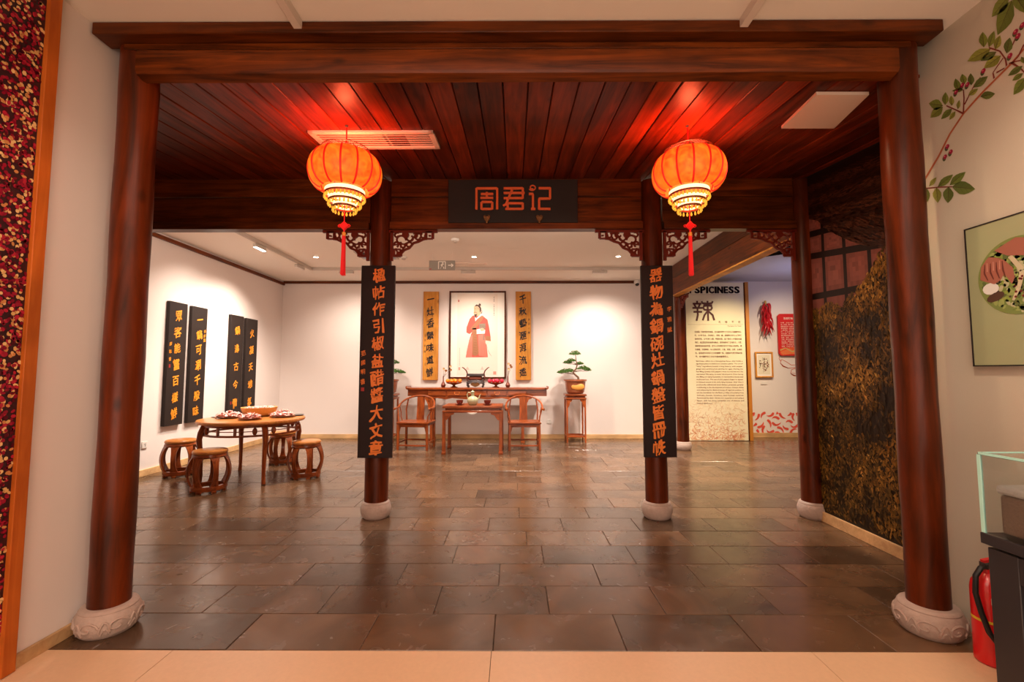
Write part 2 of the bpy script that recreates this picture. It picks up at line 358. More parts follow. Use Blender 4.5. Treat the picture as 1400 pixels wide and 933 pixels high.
def char_mb(ch, size, depth=.006, brush=True, weight=.018, seed=0, condense=.86):
    v, f, (x0, x1, y0, y1) = glyph(ch, .5, 0)
    k = size / .95; cx = (x0 + x1) / 2; cy = (y0 + y1) / 2; mb = MB(); out = []
    rnd = random.Random(hash((ord(ch[0]), seed)) & 0xffff); tilt = rnd.uniform(-.06, .06) if brush else 0
    for p in v:
        x = (p.x - cx); y = (p.y - cy)
        if brush:
            q = Vector((x * 2.3 + seed * 3.1, y * 2.3, ord(ch[0]) * .37))
            x += .09 * noise.noise(q); y += .09 * noise.noise(q + Vector((9, 4, 1)))
            q2 = q * 3.0; x += .032 * noise.noise(q2); y += .032 * noise.noise(q2 + Vector((5, 5, 5)))
            y += .2 * x; x += -.06 * y; sc_h = 1 + .12 * noise.noise(Vector((seed * 1.7, ord(ch[0]) * .3, 2))); x *= sc_h; y *= sc_h; x, y = x * cos(tilt) - y * sin(tilt), x * sin(tilt) + y * cos(tilt); x *= condense
        out.append((x * k, -p.z * depth, y * k))
    if not weight: return mb.add(out, f)
    wk = weight * k; sd = ord(ch[0]) * .11
    def th(x_, z_): return wk * (1.0 + 1.5 * noise.noise(Vector((x_ / k * 3, z_ / k * 3, sd))))
    for j, (dx, dz) in enumerate(((-1, .8), (1, .9), (1, -1.1), (-1, -.8))): mb.add([(x_ + dx * th(x_, z_), y_ - j * .0002, z_ + dz * th(x_, z_)) for x_, y_, z_ in out], f)
    return mb
def column_of_chars(parent, text, xc, z_top, z_bot, y, size, mat, depth=.008, brush=True, weight=.018, M0=None):
    n = len(text)
    for i, ch in enumerate(text):
        z = z_top + (z_bot - z_top) * (i / (n - 1) if n > 1 else 0)
        mb = char_mb(ch, size, depth, brush, weight, i)
        if M0: mb.v = [tuple(M0 @ Vector(p)) for p in mb.v]
        o = mb.build('character', mat, parent, (xc, y, z), smooth=0)
def text_lines(lines, x0, z0, dz, size, mat, name, parent, y, justify=None, weight=0):
    mb = MB()
    for i, s in enumerate(lines):
        if not s: continue
        v, f, bb = glyph(s, 0, weight)
        k = size; sx = k
        if justify and i % 100 != len(lines) - 1: sx = justify / max(bb[1] - bb[0], .1)
        b = len(mb.v)
        mb.v += [(x0 + (p.x - bb[0]) * sx, 0, z0 - i * dz + p.y * k) for p in v]; mb.f += [tuple(b + j for j in q) for q in f]
    return mb.build(name, mat, parent, (0, y, 0), smooth=0)

# ---------------------------------------------------------------- flat prints
class Print:
    def __init__(s): s.v = []; s.f = []; s.c = []
    def poly(s, pts, col, layer=0):
        if len(pts) > 4:
            tri = geometry.tessellate_polygon([[Vector((a, b, 0)) for a, b in pts]])
        else: tri = [tuple(range(len(pts)))]
        b = len(s.v); s.v += [(x, -layer * .0002, z) for x, z in pts]
        for q in tri: s.f.append(tuple(b + i for i in q)); s.c.append(col)
        return s
    def ell(s, x, z, a, b, col, layer=0, rot=0, n=12):
        pts = [(x + a * cos(t) * cos(rot) - b * sin(t) * sin(rot), z + a * cos(t) * sin(rot) + b * sin(t) * cos(rot)) for t in [2 * pi * i / n for i in range(n)]]
        bb = len(s.v); s.v += [(p, -layer * .0002, q) for p, q in pts]; s.f.append(tuple(range(bb, bb + n))); s.c.append(col); return s
    def stroke(s, pts, wd, col, layer=0):
        L = len(pts)
        for i in range(L - 1):
            (x0, z0), (x1, z1) = pts[i], pts[i + 1]; d = sqrt((x1 - x0) ** 2 + (z1 - z0) ** 2) or 1e-6
            nx, nz = -(z1 - z0) / d, (x1 - x0) / d
            w0 = (wd[i] if isinstance(wd, (list, tuple)) else wd) / 2; w1 = (wd[i + 1] if isinstance(wd, (list, tuple)) else wd) / 2
            s.poly([(x0 + nx * w0, z0 + nz * w0), (x0 - nx * w0, z0 - nz * w0), (x1 - nx * w1, z1 - nz * w1), (x1 + nx * w1, z1 + nz * w1)], col, layer)
        return s
    def build(s, name, parent, M0, mat='print'):
        me = bpy.data.meshes.new(name); me.from_pydata([tuple(M0 @ Vector(p)) for p in s.v], [], s.f)
        me.materials.append(M[mat]); a = me.color_attributes.new('Col', 'FLOAT_COLOR', 'CORNER')
        k = 0; buf = []
        for p, c in zip(me.polygons, s.c):
            for _ in range(p.loop_total): buf += [c[0], c[1], c[2], 1]
        a.data.foreach_set('color', buf)
        o = bpy.data.objects.new(name, me); COL.objects.link(o); o.parent = parent; return o
# frames: local x right, z up, -y towards the viewer
def onto_back(y): return Matrix.Translation((0, y, 0))
def onto_right(x): return Matrix(((0, 1, 0, x), (-1, 0, 0, 0), (0, 0, 1, 0), (0, 0, 0, 1)))   # local x -> -Y, front (-y) -> -X
def onto_left(x): return Matrix(((0, -1, 0, x), (1, 0, 0, 0), (0, 0, 1, 0), (0, 0, 0, 1)))    # local x -> +Y, front (-y) -> +X

# ================================================================ SETTING
ZC = 3.36
def plank_z(y): return 3.125 + .117 * (y - 2.6)
def slab(name, c, d, mat, bevel=0): return struct(MB().box(c, d).build(name, mat, None, bevel=bevel, smooth=0))
# floors
f0 = slab('floor', (0, -.8, -.03), (5.3, 6.38, .04), M['grout'])
proto = None
for i, x in enumerate([-2.95, -1.75, -.117 + .82, 2.3]): pass
xs = [-2.38, -1.72, -.115, 1.49, 2.48]
for j in range(5):
    y1 = 2.388 - j * 1.2; y0 = y1 - 1.2
    for i in range(4):
        cx = (xs[i] + xs[i + 1]) / 2; wd = xs[i + 1] - xs[i]
        MB().box((0, 0, 0), (wd - .003, 1.197, .02)).build('floor_tile', M['beige'], f0, (cx, (y0 + y1) / 2, -.0101), smooth=0)
f1 = slab('floor', (1.0, 6.1, -.035), (12.2, 7.42, .04), M['grout'])
tiles = []; TL = .676; CH = .3475; starts = [-.108, -1.147, -.104]
ncourse = 22
for j in range(ncourse):
    y0 = 2.392 + j * CH; y1 = min(y0 + CH, 9.92)
    ym = (y0 + y1) / 2
    if ym < 2.72: lo, hi = -2.40, 2.50
    elif ym < 4.55: lo, hi = -5.0, 2.92
    else: lo, hi = -5.0, 7.0
    s = starts[j] if j < 3 else random.uniform(0, TL); s -= TL * 30
    while s < hi:
        a, b = max(s, lo), min(s + TL, hi)
        if b - a > .03: tiles.append((a, b, y0, y1))
        s += TL
tiles.sort(key=lambda q: (q[2] + q[3]) / 2 + max(0, abs((q[0] + q[1]) / 2) - 2.8) * .5)
cache = {}; far = MB()
for k, (a, b, y0, y1) in enumerate(tiles):
    L_ = b - a - .003; W_ = y1 - y0 - .003
    if k < 300:
        key = (round(L_, 3), round(W_, 3))
        if key not in cache:
            mb = MB(); g = .0025; hx, hy = L_ / 2, W_ / 2
            mb.v = [(-hx, -hy, -.008), (hx, -hy, -.008), (hx, hy, -.008), (-hx, hy, -.008), (-hx, -hy, -g), (hx, -hy, -g), (hx, hy, -g), (-hx, hy, -g),
                    (-hx + g, -hy + g, 0), (hx - g, -hy + g, 0), (hx - g, hy - g, 0), (-hx + g, hy - g, 0)]
            for o_ in (0, 4): mb.f += [(o_ + i, o_ + (i + 1) % 4, o_ + 4 + (i + 1) % 4, o_ + 4 + i) for i in range(4)]
            mb.f.append((8, 9, 10, 11)); cache[key] = mb.mesh('slate_tile', M['slate'], 0)
        o = bpy.data.objects.new('slate_tile', cache[key]); COL.objects.link(o); o.parent = f1
        o.location = ((a + b) / 2, (y0 + y1) / 2, random.uniform(-.0012, .0006)); o.rotation_euler = (random.uniform(-.002, .002), random.uniform(-.001, .001), 0)
    else: far.box(((a + b) / 2, (y0 + y1) / 2, -.0055), (L_, W_, .01 + random.uniform(-.0005, .0008)))
o = far.build('slate_tile_field', M['slate'], f1, smooth=0); o['kind'] = 'stuff'

# walls
slab('wall_left', (-2.445, -.65, 1.68), (.14, 6.68, 3.5), M['wall'])
slab('wall_front', (0, -4.05, 1.68), (6, .14, 3.5), M['wall'])
slab('wall_right', (2.54, -.63, 1.68), (.14, 6.72, 3.5), M['wall_green'])
slab('wall_left', (-3.735, 2.64, 1.68), (2.66, .1, 3.5), M['wall'])
slab('wall_left', (-5.07, 6.2, 1.68), (.14, 7.3, 3.5), M['wall'])
slab('wall_back', (-1.0, 9.79, 1.68), (8.2, .14, 3.5), M['wall'])
slab('wall_back', (5.1, 9.99, 1.68), (4.2, .14, 3.5), M['wall'])
slab('wall_back', (5.1, 9.99, 3.9), (4.2, .14, .9), M['black'])
slab('wall_right', (7.07, 7.2, 2.1), (.14, 5.6, 4.3), M['wall'])
slab('wall_right', (2.98, 3.56, 1.68), (.12, 1.9, 3.5), M['black'])
slab('wall_right', (2.77, 2.64, 1.68), (.3, .06, 3.5), M['black'])
slab('wall_right', (5.0, 4.57, 2.1), (4.0, .1, 4.3), M['black'])
# ceilings
slab('ceiling', (0, -.78, ZC + .04), (5.3, 6.6, .08), M['ceil'])
slab('ceiling', (-1.02, 7.2, ZC + .04), (8.0, 5.3, .08), M['ceil'])
slab('ceiling', (5.05, 8.75, 3.43), (4.0, 2.5, .08), M['soffit'])
slab('ceiling', (5.05, 6.0, 4.24), (4.1, 3.1, .08), M['black'])
slab('ceiling', (5.05, 7.46, 3.84), (4.0, .06, .75), M['black'])
# sloping plank ceiling over the bay
pc = struct(MB().hexa([(-5, 2.70, plank_z(2.70) + .03), (2.92, 2.70, plank_z(2.70) + .03), (2.92, 4.6, plank_z(4.6) + .03), (-5, 4.6, plank_z(4.6) + .03)],
                      [(-5, 2.70, ZC + .1), (2.92, 2.70, ZC + .1), (2.92, 4.6, ZC + .1), (-5, 4.6, ZC + .1)]).build('ceiling', M['black'], None, smooth=0))
PW = .1535; LN = 1.95 / cos(atan(.117)); pm = {}
k = 0; x = -4.98
while x < 2.9:
    wd = min(PW, 2.92 - x); ys = 2.556 if x > -2.37 and x + wd < 2.46 else 2.70; key = (round(wd, 3), ys)
    if key not in pm: pm[key] = MB().box((0, 0, .011), (wd - .006, (4.57 - ys) / cos(atan(.117)), .022)).mesh('plank', M['plank'], 0)
    o = bpy.data.objects.new('plank', pm[key]); COL.objects.link(o); o.parent = pc
    o.location = (x + wd / 2, (4.6 + ys) / 2, plank_z((4.6 + ys) / 2) + random.uniform(0, .004)); o.rotation_euler = (atan(.117), random.uniform(-.006, .006), 0)
    m_ = o.modifiers.new('bevel', 'BEVEL'); m_.width = .004; m_.segments = 1
    x += PW
# baseboards, cornices, trims
def bar(name, c, d, mat, bevel=.003): return struct(MB().box(c, d).build(name, mat, None, bevel=bevel, smooth=0))
bar('baseboard_left', (-2.365, -.7, .03), (.02, 6.45, .062), M['oak'])
bar('baseboard_right', (2.46, -.7, .03), (.02, 6.5, .062), M['oak'])
bar('baseboard_left', (-4.99, 6.2, .045), (.02, 7.1, .09), M['oak'])
bar('baseboard_back', (-.98, 9.71, .045), (8.0, .02, .09), M['oak'])
bar('baseboard_back', (5.85, 9.91, .05), (1.9, .02, .1), M['oak'])
bar('baseboard_right', (2.905, 3.55, .045), (.025, 1.8, .09), M['oak'])
bar('trim_1', (-4.98, 7.17, 3.30), (.04, 5.1, .055), M['timber_y'])
bar('trim_2', (-1.15, 9.70, 3.335), (7.65, .04, .055), M['timber_x'])

# ================================================================ COLUMNS AND BEAMS
def column(x, y, r, top, sr, sh, label, carved=False, r_top=None):
    t = thing('wooden_column', label, 'column', (x, y, 0), group='round timber columns')
    rt = r_top or r * .93
    prof = [(r, sh - .012)] + [(r + (rt - r) * i / 14 + .0025 * sin(i * 1.7 + x), sh - .012 + (top - sh + .01) * i / 14) for i in range(1, 15)]
    mb = MB().lathe(prof, 40)
    vs_ = []
    for p in mb.v:
        n_ = noise.noise(Vector((p[0] * 9, p[1] * 9, p[2] * 1.3 + x))); q = 1 + .022 * n_; vs_.append((p[0] * q, p[1] * q, p[2]))
    mb.v = vs_; mb.build('shaft', M['col'], t)
    bp = [(sr * .80, 0), (sr * .86, .008), (sr * .93, sh * .16), (sr * 1.0, sh * .42), (sr * .99, sh * .62), (sr * .93, sh * .80), (sr * .885, sh * .86), (sr * .89, sh * .9), (sr * .84, sh * .97), (sr * .79, sh)]
    st = MB().lathe(bp, 48).build('stone_base', M['stone'], t)
    if carved:
        cv = MB()
        def on(a, h): # point on drum
            for (r0, z0), (r1, z1) in zip(bp, bp[1:]):
                if z0 <= h * sh <= z1: rr = r0 + (r1 - r0) * (h * sh - z0) / (z1 - z0); break
            return ((rr + .001) * cos(a), (rr + .001) * sin(a), h * sh)
        for i in range(7):
            a0 = 2 * pi * i / 7 + .3
            pts = [on(a0 + .36 * (1 - s) ** 1.2 * cos(s * 9), .45 + .26 * (1 - s) ** 1.2 * sin(s * 9)) for s in [j / 16 for j in range(17)]]
            cv.tube(pts, [.0065 * (1 - .5 * j / 16) for j in range(17)], 6)
            pts = [on(a0 + .36 + .34 * s, .3 + .34 * sin(s * pi)) for s in [j / 8 for j in range(9)]]; cv.tube(pts, .006, 6)
            pts = [on(a0 + .42 + .26 * s, .2 + .2 * sin(s * pi)) for s in [j / 8 for j in range(9)]]; cv.tube(pts, .005, 6)
        cv.build('carved_relief', M['stone'], st)
        cv = None
    return t
column(-2.222, 2.58, .095, 3.288, .146, .142, 'stout front column at the left wall, on a carved stone drum', True, .095)
column(2.255, 2.58, .096, 3.288, .152, .15, 'stout front column at the right wall, red-brown, on a carved stone drum', True, .095)
column(-1.345, 4.52, .112, 3.33, .145, .155, 'inner column left of centre carrying a black couplet board')
column(1.385, 4.52, .108, 3.33, .145, .155, 'inner column right of centre carrying a black couplet board')
column(2.90, 4.52, .105, 3.33, .14, .155, 'slim column at the corner of the foliage photo wall')
column(3.06, 8.36, .108, 3.3, .15, .15, 'distant column beside the cream text panel on spiciness')

tag(MB().box((.01, 2.47, 3.321), (4.74, .13, .068)).build('cap_board', M['timber_x'], None, bevel=.006), 'flat cap board against the white ceiling above the front beam', 'board')
tag(MB().box((.01, 2.53, 3.2665), (4.5, .1, .035)).build('packing_board', M['timber_x'], None, bevel=.003), 'thin recessed board between cap board and front beam', 'board')
fb = MB(); 
pts = [(2.458, 3.112), (2.47, 3.094), (2.53, 3.078), (2.548, 3.09), (2.55, 3.22), (2.53, 3.246), (2.48, 3.248), (2.458, 3.225)]
ML = Matrix(((0, 1, 0, .01), (1, 0, 0, 0), (0, 0, 1, 0), (0, 0, 0, 1)))
fb.prism(pts, 4.32, ML)
tag(fb.build('front_beam', M['timber_x'], None), 'long squared front beam spanning between the two front columns', 'beam')

def infill(x0, x1, label, y=4.50):
    cx = (x0 + x1) / 2; L_ = x1 - x0
    t = thing('beam_infill', label, 'beam', (cx, y, 2.82), group='boarded beams between the inner columns')
    MB().box((0, 0, .455), (L_, .06, .22)).build('board', M['timber_x'], t, bevel=.004)
    MB().box((0, .005, .21), (L_, .05, .262)).build('board', M['timber_x'], t, bevel=.004)
    MB().box((0, -.015, .04), (L_, .11, .078)).build('rail', M['timber_x'], t, bevel=.004)
infill(-4.98, -1.45, 'long boarded beam left of the left inner column')
infill(-1.24, 1.28, 'boarded beam behind the central shop plaque')
infill(1.49, 2.80, 'short boarded beam between right inner column and foliage wall')
sb = thing('side_beam', 'deep brown two-board beam running back to the distant column', 'beam', (2.945, 6.4, 2.80))
MB().box((0, 0, .15), (.10, 3.75, .30)).build('board', M['timber_y'], sb, bevel=.004)
MB().box((.01, 0, .43), (.10, 3.75, .24)).build('board', M['timber_y'], sb, bevel=.004)
MB().box((0, 0, -.012), (.13, 3.75, .02)).build('lit_underside', M['gold_wood'], sb)  # golden strip paints the light caught by the beam's underside

# carved brackets
def bracket_mb(W_=.44, H_=.30):
    mb = MB(); t = .028
    def B(x0, z0, x1, z1, w=.016): mb.bar((x0, 0, z0), (x1, 0, z1), t, w) if abs(z1 - z0) < 1e-6 else mb.bar((x0, 0, z0), (x1, 0, z1), w, t)
    mb.box((W_ / 2, 0, -.012), (W_ + .06, t, .024)); mb.box((.014, 0, -H_ / 2 - .01), (.028, t, H_))
    def key(cx, cz, a):
        for (x0, z0, x1, z1) in ((-a, -a, a, -a), (-a, a, a, a), (-a, -a, -a, a), (a, -a, a, a), (-a * .2, -a * .1, a * .45, -a * .1)):
            mb.bar((cx + x0, 0, cz + z0), (cx + x1, 0, cz + z1), *( (t, .013) if z0 == z1 else (t, .013)))
    key(W_ - .05, -.052, .034); key(.07, -H_ + .07, .036)
    def curl(cx, cz, r, a0, a1, w=.011):
        pts = [(cx + r * (1 - .55 * s) * cos(a0 + (a1 - a0) * s), 0, cz + r * (1 - .55 * s) * sin(a0 + (a1 - a0) * s)) for s in [i / 14 for i in range(15)]]
        mb.tube(pts, w * .95, 6, flat=1.2)
    curl(.10, -.10, .055, 0, 5.2); curl(.20, -.075, .045, 2, 7.4); curl(.28, -.07, .04, 1, 6.4); curl(.10, -.19, .045, 3, 8); curl(.185, -.15, .035, 0, 5); curl(.33, -.055, .03, 2, 7)
    edge = [(.05, -H_ + .04), (.11, -.235), (.14, -.20), (.19, -.18), (.23, -.13), (.28, -.115), (.33, -.09), (.37, -.085)]
    mb.tube([(a, 0, b) for a, b in edge], .013, 6, flat=1.2); curl(.245, -.045, .03, 4, 9); curl(.065, -.05, .03, 1, 6); curl(.055, -.14, .03, 5, 10); curl(.13, -.155, .03, 2, 7)
    mb.tube([(.03, 0, -.15), (.08, 0, -.14), (.14, 0, -.14), (.2, 0, -.11), (.26, 0, -.03)], .008, 6, flat=1.3)
    mb.lathe([(.001, -.012), (.036, -.012), (.036, .012), (.001, .012)], 12, Matrix.Translation((.15, 0, -.045)) @ Matrix.Rotation(pi / 2, 4, 'X'))
    return mb
bm0 = bracket_mb()
def bracket(x, y, z, flip, label, rz=0, s=1):
    o = bpy.data.objects.new('carved_bracket', bracket_mesh); COL.objects.link(o); o.location = (x, y, z)
    o.scale = (-s if flip else s, s, s); o.rotation_euler = (0, 0, rz)
    return tag(o, label, 'bracket', 'fretwork brackets under the beams')
bracket_mesh = bm0.mesh('carved_bracket', M['fret'])
bracket(-1.45, 4.48, 2.82, True, 'openwork carved bracket left of the left inner column, behind tassel')
bracket(-1.24, 4.48, 2.82, False, 'openwork carved bracket right of the left inner column')
bracket(1.28, 4.48, 2.82, True, 'openwork carved bracket left of the right inner column')
bracket(1.49, 4.48, 2.82, False, 'openwork carved bracket right of the right inner column, behind tassel')
bracket(2.80, 4.48, 2.82, True, 'openwork carved bracket at the foliage wall column')
bracket(3.04, 8.24, 2.78, False, 'small dark bracket atop the distant column under the side beam', -pi / 2, .8)

# ================================================================ LANTERNS
def lantern(x, y, zt, label):
    t = thing('red_lantern', label, 'lantern', (x, y, 2.842), group='pair of red palace lanterns'); t.scale = (1.056,) * 3; zt = 2.765 + (zt - 2.842) / 1.056
    R, hz = .240, .128
    prof = []
    for i in range(19):
        a = -pi / 2 + pi * i / 18 * .86 + pi * .07
        prof.append((.122 + (R - .122) * cos(a) ** .8, hz * sin(a) * 1.02))
    mb = MB(); n = 98; vs_ = []; m = len(prof)
    for r, z in prof:
        for i in range(n):
            a = 2 * pi * i / n; k_ = r * (1 + .028 * (abs(sin(a * 7)) - .5)); vs_.append((k_ * cos(a), k_ * sin(a), z))
    fs = [(j * n + i, j * n + (i + 1) % n, (j + 1) * n + (i + 1) % n, (j + 1) * n + i) for j in range(m - 1) for i in range(n)]
    mb.add(vs_, fs); sh = mb.build('shade', M['lantern'], t)
    for kx in range(14):
        a = 2 * pi * kx / 14
        r_ = MB().tube([(r * .992 * cos(a), r * .992 * sin(a), z) for r, z in prof], .0062, 6).build('rib', M['rib'], sh)
    zt0 = prof[-1][1]; zb0 = prof[0][1]; rt = prof[-1][0]; rb = prof[0][0]
    tr = MB()
    for i in range(44):
        a = 2 * pi * i / 44; b = a + 2 * pi / 44 * 2
        tr.tube([(rt * 1.02 * cos(a), rt * 1.02 * sin(a), zt0), (rt * 1.02 * cos(b), rt * 1.02 * sin(b), zt0 + .028)], .0014, 4)
        tr.tube([(rt * 1.02 * cos(b), rt * 1.02 * sin(b), zt0), (rt * 1.02 * cos(a), rt * 1.02 * sin(a), zt0 + .028)], .0014, 4)
    for dz in (0, .028): tr.tube([(rt * 1.02 * cos(2 * pi * i / 32), rt * 1.02 * sin(2 * pi * i / 32), zt0 + dz) for i in range(32)], .0028, 6, close=True)
    for i in range(3):
        a = 2 * pi * i / 3 + .4; tr.tube([(rt * cos(a), rt * sin(a), zt0 + .02), (0, 0, zt0 + .09)], .0015, 4)
    tr.build('top_ring', M['wire'], t)
    z = zb0
    for i, (r, h) in enumerate(((.131, .030), (.106, .026), (.076, .020))):
        band = MB().ring([(r, z), (r, z - h), (r - .006, z - h), (r - .006, z)], 40).build('lace_band', M['tier'], t)
        MB().ring([(r + .004, z - h + .004), (r + .004, z - h - .008), (r - .01, z - h - .008), (r - .01, z - h + .004)], 40).build('gilt_ring', M['wire'], band)
        fr = MB(); nb = int(r * 240)
        for q in range(nb):
            a = 2 * pi * q / nb
            fr.sphere((r * cos(a), r * sin(a), z - h - .014), .0052, 6, 4, (1, 1, 1.2)); fr.sphere((r * cos(a), r * sin(a), z - h - .026), .0078, 6, 4, (1, 1, 1.5))
        fr.build('bead_fringe', M['bead'], band)
        z -= h + .020
    zb = z
    MB().tube([(0, 0, zt0 + .06), (.002, 0, (zt0 + zt - 2.765) / 2 + .03), (0, 0, zt - 2.765)], .0048, 6).build('hanging_cord', M['red_cord'], t)
    MB().lathe([(.001, zt - 2.765), (.012, zt - 2.765), (.008, zt - 2.765 - .012), (.001, zt - 2.765 - .014)], 10).build('ceiling_hook', M['dark_grey'], t)
    tas = MB().tube([(0, 0, zb + .05), (0, 0, -.36)], .003, 6)
    kn = tas.build('tassel_cord', M['red_cord'], t)
    k_ = MB(); Rk = Matrix.Translation((0, 0, -.372)) @ Matrix.Rotation(pi / 4, 4, 'Y')
    for u in range(-2, 3):
        k_.tube([(u * .0088, -.005, -.024), (u * .0088, -.005, .024)], .0048, 6, Rk); k_.tube([(-.024, .005, u * .0088), (.024, .005, u * .0088)], .0048, 6, Rk)
    for sx in (-1, 1): k_.tube([(sx * (.03 + .011 * cos(a)), 0, -.372 + .009 * sin(a)) for a in [i * pi / 6 for i in range(12)]], .0025, 5, close=True)
    k_.build('knot', M['red_cord'], t)
    MB().tube([(0, 0, -.395), (0, 0, -.44)], .006, 8).build('knot_tail', M['red_cord'], t)
    MB().lathe([(.008, -.416), (.013, -.418), (.013, -.442), (.009, -.444)], 10).build('gold_wrap', M['gold_cloth'], t)
    ts = MB()
    for i in range(34):
        a = i * 2.4; rr = .013 * sqrt((i + .5) / 34)
        ts.tube([(rr * cos(a) * .8, rr * sin(a) * .8, -.44), (rr * cos(a), rr * sin(a), -.58), (rr * cos(a) * 1.25, rr * sin(a) * 1.25, -.705 - random.uniform(0, .012))], .0026, 4)
    ts.build('tassel', M['red_cord'], t)
lantern(LANTERNS[0][0], LANTERNS[0][1], plank_z(LANTERNS[0][1]), 'glowing red-orange lantern with bead fringe hanging left, before the vent')
lantern(LANTERNS[1][0], LANTERNS[1][1], plank_z(LANTERNS[1][1]), 'glowing red-orange lantern with bead fringe hanging right of the plaque')

# ================================================================ CEILING FITTINGS
RS = Matrix.Rotation(atan(.117), 4, 'X')
cx, cy = -1.079, 3.457
v = thing('air_vent', 'long white slotted air vent in the plank ceiling behind left lantern', 'vent', (cx, cy, plank_z(cy) - .004)); v.rotation_euler = (atan(.117), 0, 0)
mb = MB(); W2, D2_ = 0.472, 0.169
for c_, d_ in (((0, -D2_ + .02, 0), (2 * W2, .04, .02)), ((0, D2_ - .02, 0), (2 * W2, .04, .02)), ((-W2 + .02, 0, 0), (.04, 2 * D2_, .02)), ((W2 - .02, 0, 0), (.04, 2 * D2_, .02))): mb.box(c_, d_)
mb.build('frame', M['vent'], v, bevel=.002)
MB().box((0, 0, .008), (2 * W2 - .06, 2 * D2_ - .06, .004)).build('backing', M['grey_metal'], v)
for i in range(7):
    MB().box((0, 0, 0), (2 * W2 - .08, .034, .003), Matrix.Rotation(.35, 4, 'X')).build('slat', M['vent'], v, (0, -.126 + i * .042, -.001))
tag(MB().hexa([(1.875, 2.72, 3.117), (2.202, 2.722, 3.117), (2.337, 3.222, 3.176), (1.952, 3.22, 3.176)], [(1.875, 2.72, 3.137), (2.202, 2.722, 3.137), (2.337, 3.222, 3.196), (1.952, 3.22, 3.196)]).build('access_panel', M['vent'], None, smooth=0),
    'plain white square access panel in the planks near the right column', 'panel')
def track(name, pts, label, w=.035, h=.05, mat='white_metal'):
    mb = MB()
    for a, b in zip(pts, pts[1:]): mb.bar(a, b, w, h)
    return tag(mb.build(name, M[mat], None, bevel=.002), label, 'light track')
track('light_track', [(-1.205, -2.0, 3.335), (-1.205, 2.41, 3.335)], 'white light track on the front ceiling, left side', .045)
track('light_track', [(1.275, -2.0, 3.335), (1.275, 2.42, 3.335)], 'white light track on the front ceiling, right side', .045)
track('light_track', [(-3.81, 4.75, 3.335), (-3.81, 8.42, 3.335), (2.85, 8.42, 3.335)], 'grey L-shaped light track around the back room ceiling', .05, .05, 'grey_metal')
track('light_track', [(4.05, 7.75, 3.37), (5.1, 7.0, 3.37)], 'thin black track hanging below the grey ceiling on the right', .04, .04, 'black')
def head(x, y, rz, label, lit=False):
    t = thing('track_light', label, 'spotlight', (x, y, 3.26), rz, 'linear track lights of the back room')
    MB().box((0, 0, .012), (.27, .055, .045)).build('body', M['grey_metal'], t, bevel=.004)
    MB().box((0, 0, .045), (.09, .03, .03)).build('adapter', M['grey_metal'], t)
    MB().box((0, 0, -.014), (.25, .04, .006)).build('diffuser', M['lamp_on'] if lit else M['white_plastic'], t)
head(-3.83, 6.72, pi / 2, 'lit white track light, nearest on the left ceiling track', True)
head(-3.83, 8.0, pi / 2, 'unlit track light at the corner end of the left ceiling track')
head(-3.15, 8.42, 0, 'track light left of the left inner column on back track')
head(-.86, 8.42, 0, 'track light on the back track above the figure painting')
head(1.60, 8.42, 0, 'track light on the back track above the right bonsai')
for (x, y, l) in ((-3.37, 7.6, 'small lit round downlight left of the tassel'), (-.68, 7.6, 'small lit round downlight near the exit sign'), (1.76, 7.58, 'small lit round downlight left of the right inner column')):
    t = thing('downlight', l, 'downlight', (x, y, 3.352), group='recessed downlights')
    MB().ring([(.055, -.004), (.055, .006), (.04, .006), (.04, -.006)], 20).build('rim', M['white_metal'], t)
    MB().lathe([(.001, -.001), (.04, -.001), (.04, .003), (.001, .003)], 20).build('lens', M['lamp_on'], t)
for (x, y, l) in ((-1.88, 7.62, 'round smoke detector between left column and exit sign'), (-.87, 6.6, 'round smoke detector above the exit sign')):
    t = thing('smoke_detector', l, 'detector', (x, y, 3.36), group='ceiling smoke detectors')
    MB().lathe([(.06, 0), (.06, -.018), (.05, -.03)], 20).build('base', M['white_plastic'], t)
    MB().lathe([(.034, -.03), (.034, -.045), (.02, -.055)], 16).build('sensor', M['grey_metal'], t)
sv = thing('slot_vent', 'long thin slot vent in the back room ceiling', 'vent', (-1.0, 8.1, 3.352))
MB().box((0, 0, 0), (1.02, .13, .012)).build('frame', M['vent'], sv, bevel=.002)
for i in (-1, 1): MB().box((0, i * .025, -.006), (.94, .012, .004)).build('slot', M['grey_metal'], sv)
hp = thing('ceiling_hatch', 'dark blue open ceiling hatch left of the left inner column', 'hatch', (-2.30, 7.5, 3.35))
MB().box((0, 0, 0), (.62, .5, .012)).build('rim', M['grey_metal'], hp); MB().box((0, 0, -.006), (.54, .42, .006)).build('opening', plain('bluish_glazing', srgb(110, 130, 150), .3), hp)
MB().box((0, -.12, -.01), (.54, .17, .005)).build('dark_edge', M['case_dark'], hp)
es = thing('exit_sign', 'grey hanging exit sign with running figure and right arrow', 'sign', (-1.165, 7.25, 3.12))
MB().box((0, 0, 0), (.42, .03, .155)).build('panel', M['exit'], es, bevel=.003)
mk = MB(); yf = -.017
for a, b, w_ in (((-.055, .06), (.055, .06), .012), ((-.055, -.06), (-.055, .06), .012), ((.055, -.06), (.055, .06), .012), ((-.028, -.06), (-.005, -.015), .014), ((-.005, -.015), (.004, .02), .02), ((.004, -.01), (.028, -.03), .014), ((.028, -.03), (.03, -.055), .012), ((.0, .018), (-.028, .0), .011), ((.0, .018), (.03, .018), .011)):
    mk.bar((a[0], yf, a[1]), (b[0], yf, b[1]), w_, .003) if abs(a[1] - b[1]) > 1e-6 else mk.bar((a[0], yf, a[1]), (b[0], yf, b[1]), .003, w_)
mk.sphere((.012, yf, .038), .012, 8, 5, (1, .2, 1))
